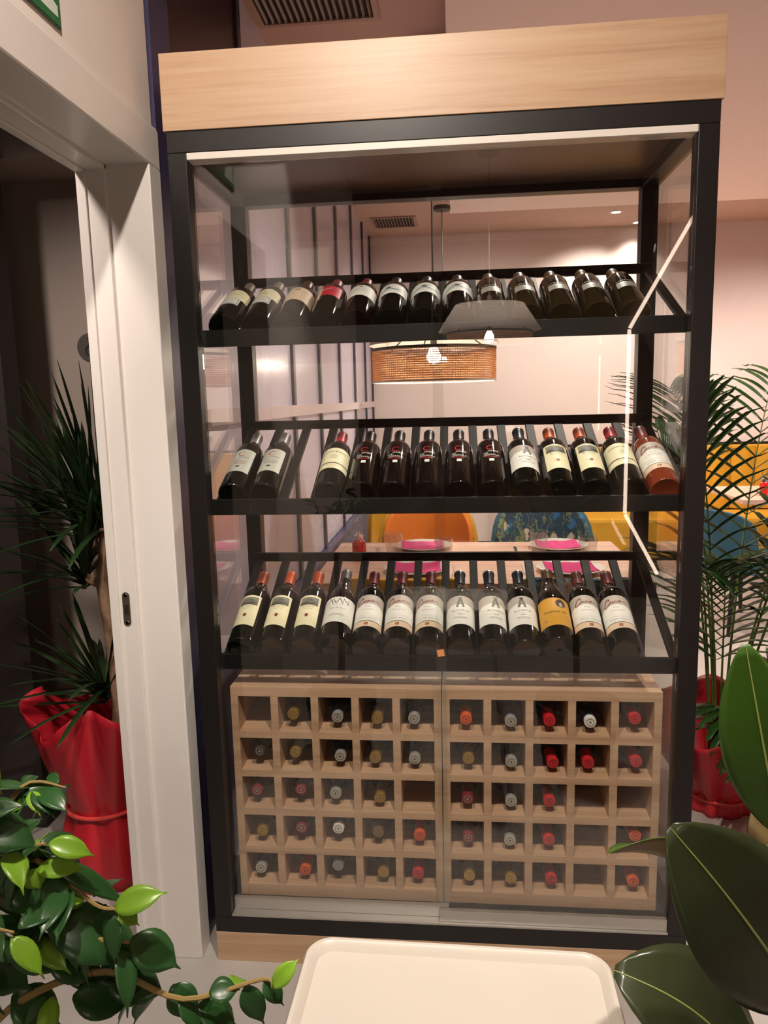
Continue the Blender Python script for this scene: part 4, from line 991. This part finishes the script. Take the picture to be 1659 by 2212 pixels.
for b in BR:
    q = []
    for i in range(len(b) - 1):
        p0, p1, p2, p3 = [Vector(b[max(0, min(len(b) - 1, i + o))]) for o in (-1, 0, 1, 2)]
        for h in range(5):
            t = h / 5; q.append(0.5 * (2 * p1 + (p2 - p0) * t + (2 * p0 - 5 * p1 + 4 * p2 - p3) * t * t + (3 * p1 - p0 - 3 * p2 + p3) * t ** 3))
    q.append(Vector(b[-1]))
    tw.tube([loc(p) for p in q], [0.0042 - 0.0030 * i / (len(q) - 1) for i in range(len(q))], 6)
tw.build('branches', M_twig, fig, True)
my, md = MB(), MB()
for t, b, w in YL: leaf(my, loc(b), loc(t), w, (0.1, -0.65, 0.75), 0.22, 0.10, 10, 0.8, 0.2, 1.0)
for t, b, w in DL: leaf(md, loc(b), loc(t), w, (random.uniform(-.2, .3), -0.55, 0.8), 0.18, 0.08, 10, 0.8, 0.25, 1.0)
for b in BR:
    for _ in range(26):
        i = random.randint(1, len(b) - 2); t = random.random(); p = Vector(b[i]).lerp(Vector(b[i + 1]), t)
        if (p.x > -0.30 and random.random() < 0.75) or p.z > 1.07: continue
        dv = Vector((random.uniform(-1, 0.7), random.uniform(-0.8, 1), random.uniform(-1.1, 0.2))).normalized()
        l = random.uniform(0.035, 0.062)
        leaf(md if random.random() < 0.88 else my, loc(p + dv * 0.006), loc(p + dv * l), l * random.uniform(0.16, 0.22), (random.uniform(-.4, .4), random.uniform(-.6, .2), 0.9), 0.2, 0.08, 8, 0.8, 0.25, 1.0)
thicken(md.build('foliage', M_fig, fig, 60, fix=False), 0.0006)
thicken(my.build('young_foliage', M_figy, fig, 60, fix=False), 0.0006)

# --- rubber plant, lower right foreground: every big leaf a part
M_rub = leaf_mat('rubber_leaf', S(60, 94, 28), S(84, 130, 24), 0.24)
M_rubdark = leaf_mat('dark_rubber_leaf', S(58, 66, 42), S(70, 96, 40), 0.2)
M_under = mat('rubber_leaf_underside', S(134, 112, 74), 0.5)
M_rib = mat('leaf_midrib', S(150, 160, 84), 0.4)
rub = thing('rubber_plant', 'rubber plant with large glossy dark leaves at lower right foreground', 'plant', (0.50, -1.02, 0))
def lr(p): return (p[0] - 0.50, p[1] + 1.02, p[2])
pot(rub, 0.16, 0.30, mat('dark_planter', S(60, 54, 50), 0.6))
MB().tube([(0, 0, 0.27), (-0.01, 0.0, 0.60), (-0.06, 0.0, 0.86), (-0.085, 0.01, 1.00), (-0.09, 0.02, 1.12)], [0.014, 0.012, 0.010, 0.008, 0.005], 10).build('stem', mat('rubber_stem', S(96, 84, 58), 0.7), rub, True)
def big_leaf(base, tip, hw, up, fold=0.18, sag=0.06, shape=0.9, m=None, tipdrop=0.0):
    base, tip, upv = Vector(lr(base)), Vector(lr(tip)), Vector(up).normalized()
    L = tip - base; n = 16; path, w = [], []
    for i in range(n + 1):
        t = i / n
        path.append(base + L * t + upv * (sag * L.length * math.sin(PI * t)) - upv * tipdrop * L.length * max(0, t - 0.6) ** 2)
        w.append(max(0.0006, hw * max(0, math.sin(PI * (t * 0.975 + 0.012)) ** 0.72 * (1.05 - 0.15 * t))))
    mb = MB(); ribbon(mb, path, w, upv, fold, 9)
    o = mb.build('leaf', [m or M_rub, M_under], rub, 60, fix=False)
    so = o.modifiers.new('thickness', 'SOLIDIFY'); so.thickness = 0.0009; so.offset = -1; so.material_offset = 1; so.material_offset_rim = 0
    MB().tube([p + upv * 0.0003 for p in path], [0.0017 - 0.0012 * i / n for i in range(n + 1)], 6).build('midrib', M_rib, o, True)
    st = Vector(lr((0.44, -1.01, 0.97))); 
    return o
big_leaf((0.386, -0.94, 0.985), (0.336, -0.95, 1.203), 0.0430, (-0.35, -0.93, 0.10), 0.12, 0.03)                     # upright leaf
big_leaf((0.335, -1.12, 0.935), (0.206, -1.155, 1.120), 0.0560, (-0.25, -0.62, 0.75), 0.14, 0.10, m=M_rubdark)      # big diagonal leaf
big_leaf((0.318, -0.96, 0.930), (0.194, -1.00, 0.996), 0.034, (-0.05, 0.62, 0.78), 0.42, 0.10)                      # low folded leaf
big_leaf((0.330, -1.08, 0.800), (0.176, -1.11, 0.950), 0.0520, (-0.1, -0.5, 0.85), 0.12, 0.26, m=M_rubdark, tipdrop=-0.2)
big_leaf((0.362, -0.93, 0.945), (0.500, -0.90, 1.070), 0.0500, (0.45, 0.85, 0.25), 0.15, 0.05, m=M_rubdark)          # underside seen
big_leaf((0.44, -1.00, 1.00), (0.60, -1.10, 1.10), 0.05, (0.1, -0.5, 0.9), 0.15, 0.08)
big_leaf((0.45, -1.00, 0.90), (0.58, -0.86, 0.99), 0.05, (0.0, 0.3, 0.9), 0.15, 0.08)
big_leaf((0.46, -1.02, 0.76), (0.62, -1.06, 0.82), 0.05, (0.0, 0.0, 1.0), 0.15, 0.10)
pt_ = MB()
for q in ((0.386, -0.94, 0.985), (0.335, -1.12, 0.935), (0.312, -0.98, 0.945), (0.330, -1.08, 0.800), (0.330, -0.93, 0.970), (0.44, -1.00, 1.00), (0.45, -1.00, 0.90), (0.46, -1.02, 0.76)):
    z = max(0.5, q[2] - 0.05); zx = 0.50 - 0.01 - max(0, (z - 0.60)) * 0.185
    pt_.tube([lr((zx, -1.02, z)), lr(((zx + q[0]) / 2, (q[1] - 1.02) / 2, (z + q[2]) / 2 + 0.012)), lr(q)], [0.0035, 0.003, 0.0022], 6)
pt_.build('leaf_stalks', M_rib, rub, True)

# --- palm in a red wrapped pot, right of the cabinet
M_palm = leaf_mat('palm_leaf', S(52, 92, 38), S(90, 140, 50), 0.35)
M_palmstem = mat('palm_stem', S(98, 122, 52), 0.5)
M_redwrap = mat('red_wrapping_paper', S(196, 36, 50), 0.4)
def wrapped_pot(parent, r_bot, r_waist, r_top, z_waist, z_top, pleats, seed, bow=True, lift=0.05):
    rnd = random.Random(seed); n = 72; rows = []
    ph = [rnd.uniform(0, 6.28) for _ in range(4)]
    for i in range(19):
        t = i / 18; z = z_top * t
        zw = z_waist / z_top
        if t < zw: r = r_bot + (r_waist - r_bot) * smooth(0.55, 1, t / zw)
        else: r = r_waist + (r_top - r_waist) * ((t - zw) / (1 - zw)) ** 0.85
        amp = 0.010 + 0.030 * max(0, t - zw)
        row = []
        for k in range(n + 1):
            a = 2 * PI * k / n
            rr = r + amp * (0.6 * math.sin(pleats * a + ph[0]) + 0.4 * math.sin((pleats + 4) * a + ph[1]))
            zz = z + max(0, t - zw) * lift * (math.sin(4 * a + ph[2]) + 0.6 * math.sin(3 * a + ph[3]))
            row.append((rr * math.cos(a), rr * math.sin(a), max(0.0, zz)))
        rows.append(row)
    mb = MB(); mb.grid(rows)
    thicken(mb.build('wrapping_paper', M_redwrap, parent, 50), 0.0012)
    MB().lathe([(r_waist * 0.80, 0.001), (r_waist * 0.93, z_waist * 0.9), (r_waist * 0.85, z_waist * 0.9), (0.0, z_waist * 0.9 - 0.004)], 32).build('inner_pot', M_soil, parent, True)
    pts = [((r_waist + 0.013) * math.cos(2 * PI * k / 40), (r_waist + 0.013) * math.sin(2 * PI * k / 40), z_waist) for k in range(41)]
    rb = MB(); rb.tube(pts, 0.006, 8, cap=False)
    rb.build('ribbon', mat('red_ribbon', S(226, 74, 70), 0.3), parent, True)
pm = thing('potted_palm', 'feathery palm in red wrapping paper on floor right of the cabinet', 'plant', (0.965, 0.86, 0))
wrapped_pot(pm, 0.11, 0.105, 0.290, 0.06, 0.34, 9, 3, lift=0.02)
pf, ps = MB(), MB()
rp = random.Random(5)
def frond(base, az, length, lean, rise, nl=17, leaflet=0.24, droop=0.5, t0=0.42):
    """arching stem with paired narrow leaflets"""
    base = Vector(base); d = Vector((math.cos(az), math.sin(az), 0)); pts = []
    for i in range(15):
        t = i / 14
        pts.append(base + d * (length * lean * (t ** 1.6)) + Vector((0, 0, length * rise * (t - 0.42 * droop * t ** 3))))
    ps.tube(pts, [0.0055 - 0.0043 * i / 14 for i in range(15)], 6)
    side = d.cross(Vector((0, 0, 1)))
    for k in range(nl):
        t = t0 + (1 - t0) * k / (nl - 1); i = min(13, int(t * 14)); p = pts[i].lerp(pts[i + 1], t * 14 - i)
        tan = (pts[i + 1] - pts[i]).normalized()
        for s in (-1, 1):
            l = leaflet * (0.55 + 0.9 * math.sin(PI * (0.15 + 0.75 * k / nl))) * rp.uniform(0.85, 1.1)
            dirv = (side * s * 0.85 + tan * (0.55 + 0.5 * k / nl) + Vector((0, 0, 0.10))).normalized()
            path, w = [], []
            for j in range(9):
                u = j / 8
                path.append(p + dirv * (l * u) - Vector((0, 0, 1)) * (l * 0.42 * u * u * droop * rp.uniform(0.95, 1.1)))
                w.append(max(0.0005, 0.0135 * math.sin(PI * (0.06 + 0.93 * u)) ** 0.7))
            ribbon(pf, path, w, (0, 0, 1), 0.3, 3)
CAB_SAFE = 0.66
for az, L, lean, rise, dr in ((2.45, 1.50, 0.14, 1.08, 0.6), (1.75, 1.80, 0.24, 1.05, 0.6), (1.0, 1.85, 0.32, 1.05, 0.6), (0.4, 1.8, 0.34, 1.05, 0.65), (-0.4, 1.75, 0.32, 1.08, 0.65), (-1.0, 1.6, 0.26, 1.05, 0.7), (2.9, 1.42, 0.09, 1.08, 0.65), (-2.6, 1.62, 0.10, 1.10, 0.6), (0.1, 1.1, 0.42, 0.80, 0.9), (-0.7, 0.95, 0.50, 0.78, 1.0), (1.25, 1.2, 0.24, 0.95, 0.8), (-1.7, 0.75, 0.22, 0.80, 1.0), (-2.3, 1.22, 0.13, 1.02, 0.8), (-1.4, 0.62, 0.5, 0.7, 1.1)):
    frond((0.03 * math.cos(az), 0.03 * math.sin(az), 0.06), az, L, lean, rise, droop=dr, leaflet=0.26 if L > 0.8 else 0.14, t0=0.66 if az > 1.6 and L > 1.3 else 0.42)
thicken(pf.build('foliage', M_palm, pm, 60, fix=False), 0.0006)
ps.build('stems', M_palmstem, pm, True)

# --- dragon tree in red paper, in the dim corridor behind the doorway
M_drac = leaf_mat('dracaena_leaf', S(44, 72, 36), S(60, 100, 36), 0.4)
dt = thing('dragon_tree', 'spiky dragon tree in red wrapping paper behind the open doorway', 'plant', (-1.06, 0.37, 0))
wrapped_pot(dt, 0.135, 0.112, 0.200, 0.24, 0.56, 7, 8, lift=0.06)
MB().tube([(0.02, 0, 0.17), (0.055, 0.01, 0.55), (0.045, 0.01, 0.80), (0.025, 0.01, 0.98)], [0.024, 0.021, 0.019, 0.017], 10).build('trunk', mat('dracaena_trunk', S(150, 118, 92), 0.85, noise=(40, 0.25, (1, 1, 1))), dt, True)
bt = MB()
HEADS = [(0.055, 0.0, 1.14, 1.0), (0.0, 0.04, 1.10, 0.9), (-0.01, -0.02, 0.97, 0.6), (0.02, 0.0, 0.60, 0.62)]
for hx, hy, hz, s in HEADS[:3]: bt.tube([(0.030, 0.01, 0.93), (hx * 0.7 + 0.01, hy * 0.6, (0.93 + hz) / 2), (hx, hy, hz)], [0.016, 0.014, 0.012], 8)
bt.build('branches', MATS['dracaena_trunk'], dt, True)
df = MB(); rd = random.Random(21)
for hx, hy, hz, s in HEADS:
    for k in range(int(60 * s)):
        a = rd.uniform(0, 2 * PI); el = math.radians(rd.uniform(8, 86)) if s > 0.7 else math.radians(rd.uniform(-5, 75))
        l = rd.uniform(0.34, 0.52) * (0.65 + 0.35 * s)
        d = Vector((math.cos(a) * math.cos(el), math.sin(a) * math.cos(el), math.sin(el)))
        far = hx - 1.06 + d.x * l
        if far > -0.86: 
            d.x = -abs(d.x) * 0.6
        if 0.37 + hy + d.y * l > 0.92: d.y = -abs(d.y)
        path, w = [], []; b = Vector((hx, hy, hz + rd.uniform(-0.05, 0.02)))
        sag = rd.uniform(0.02, 0.26) * math.cos(el)
        for j in range(9):
            u = j / 8; path.append(b + d * (l * u) - Vector((0, 0, sag * l * u * u)))
            w.append(max(0.0005, 0.0150 * (0.45 + 0.9 * u) * (1 - u) ** 0.6 + 0.0005))
        ribbon(df, path, w, (0, 0, 1) if abs(d.z) < 0.9 else (1, 0, 0), 0.3, 3)
thicken(df.build('foliage', M_drac, dt, 60, fix=False), 0.0007)
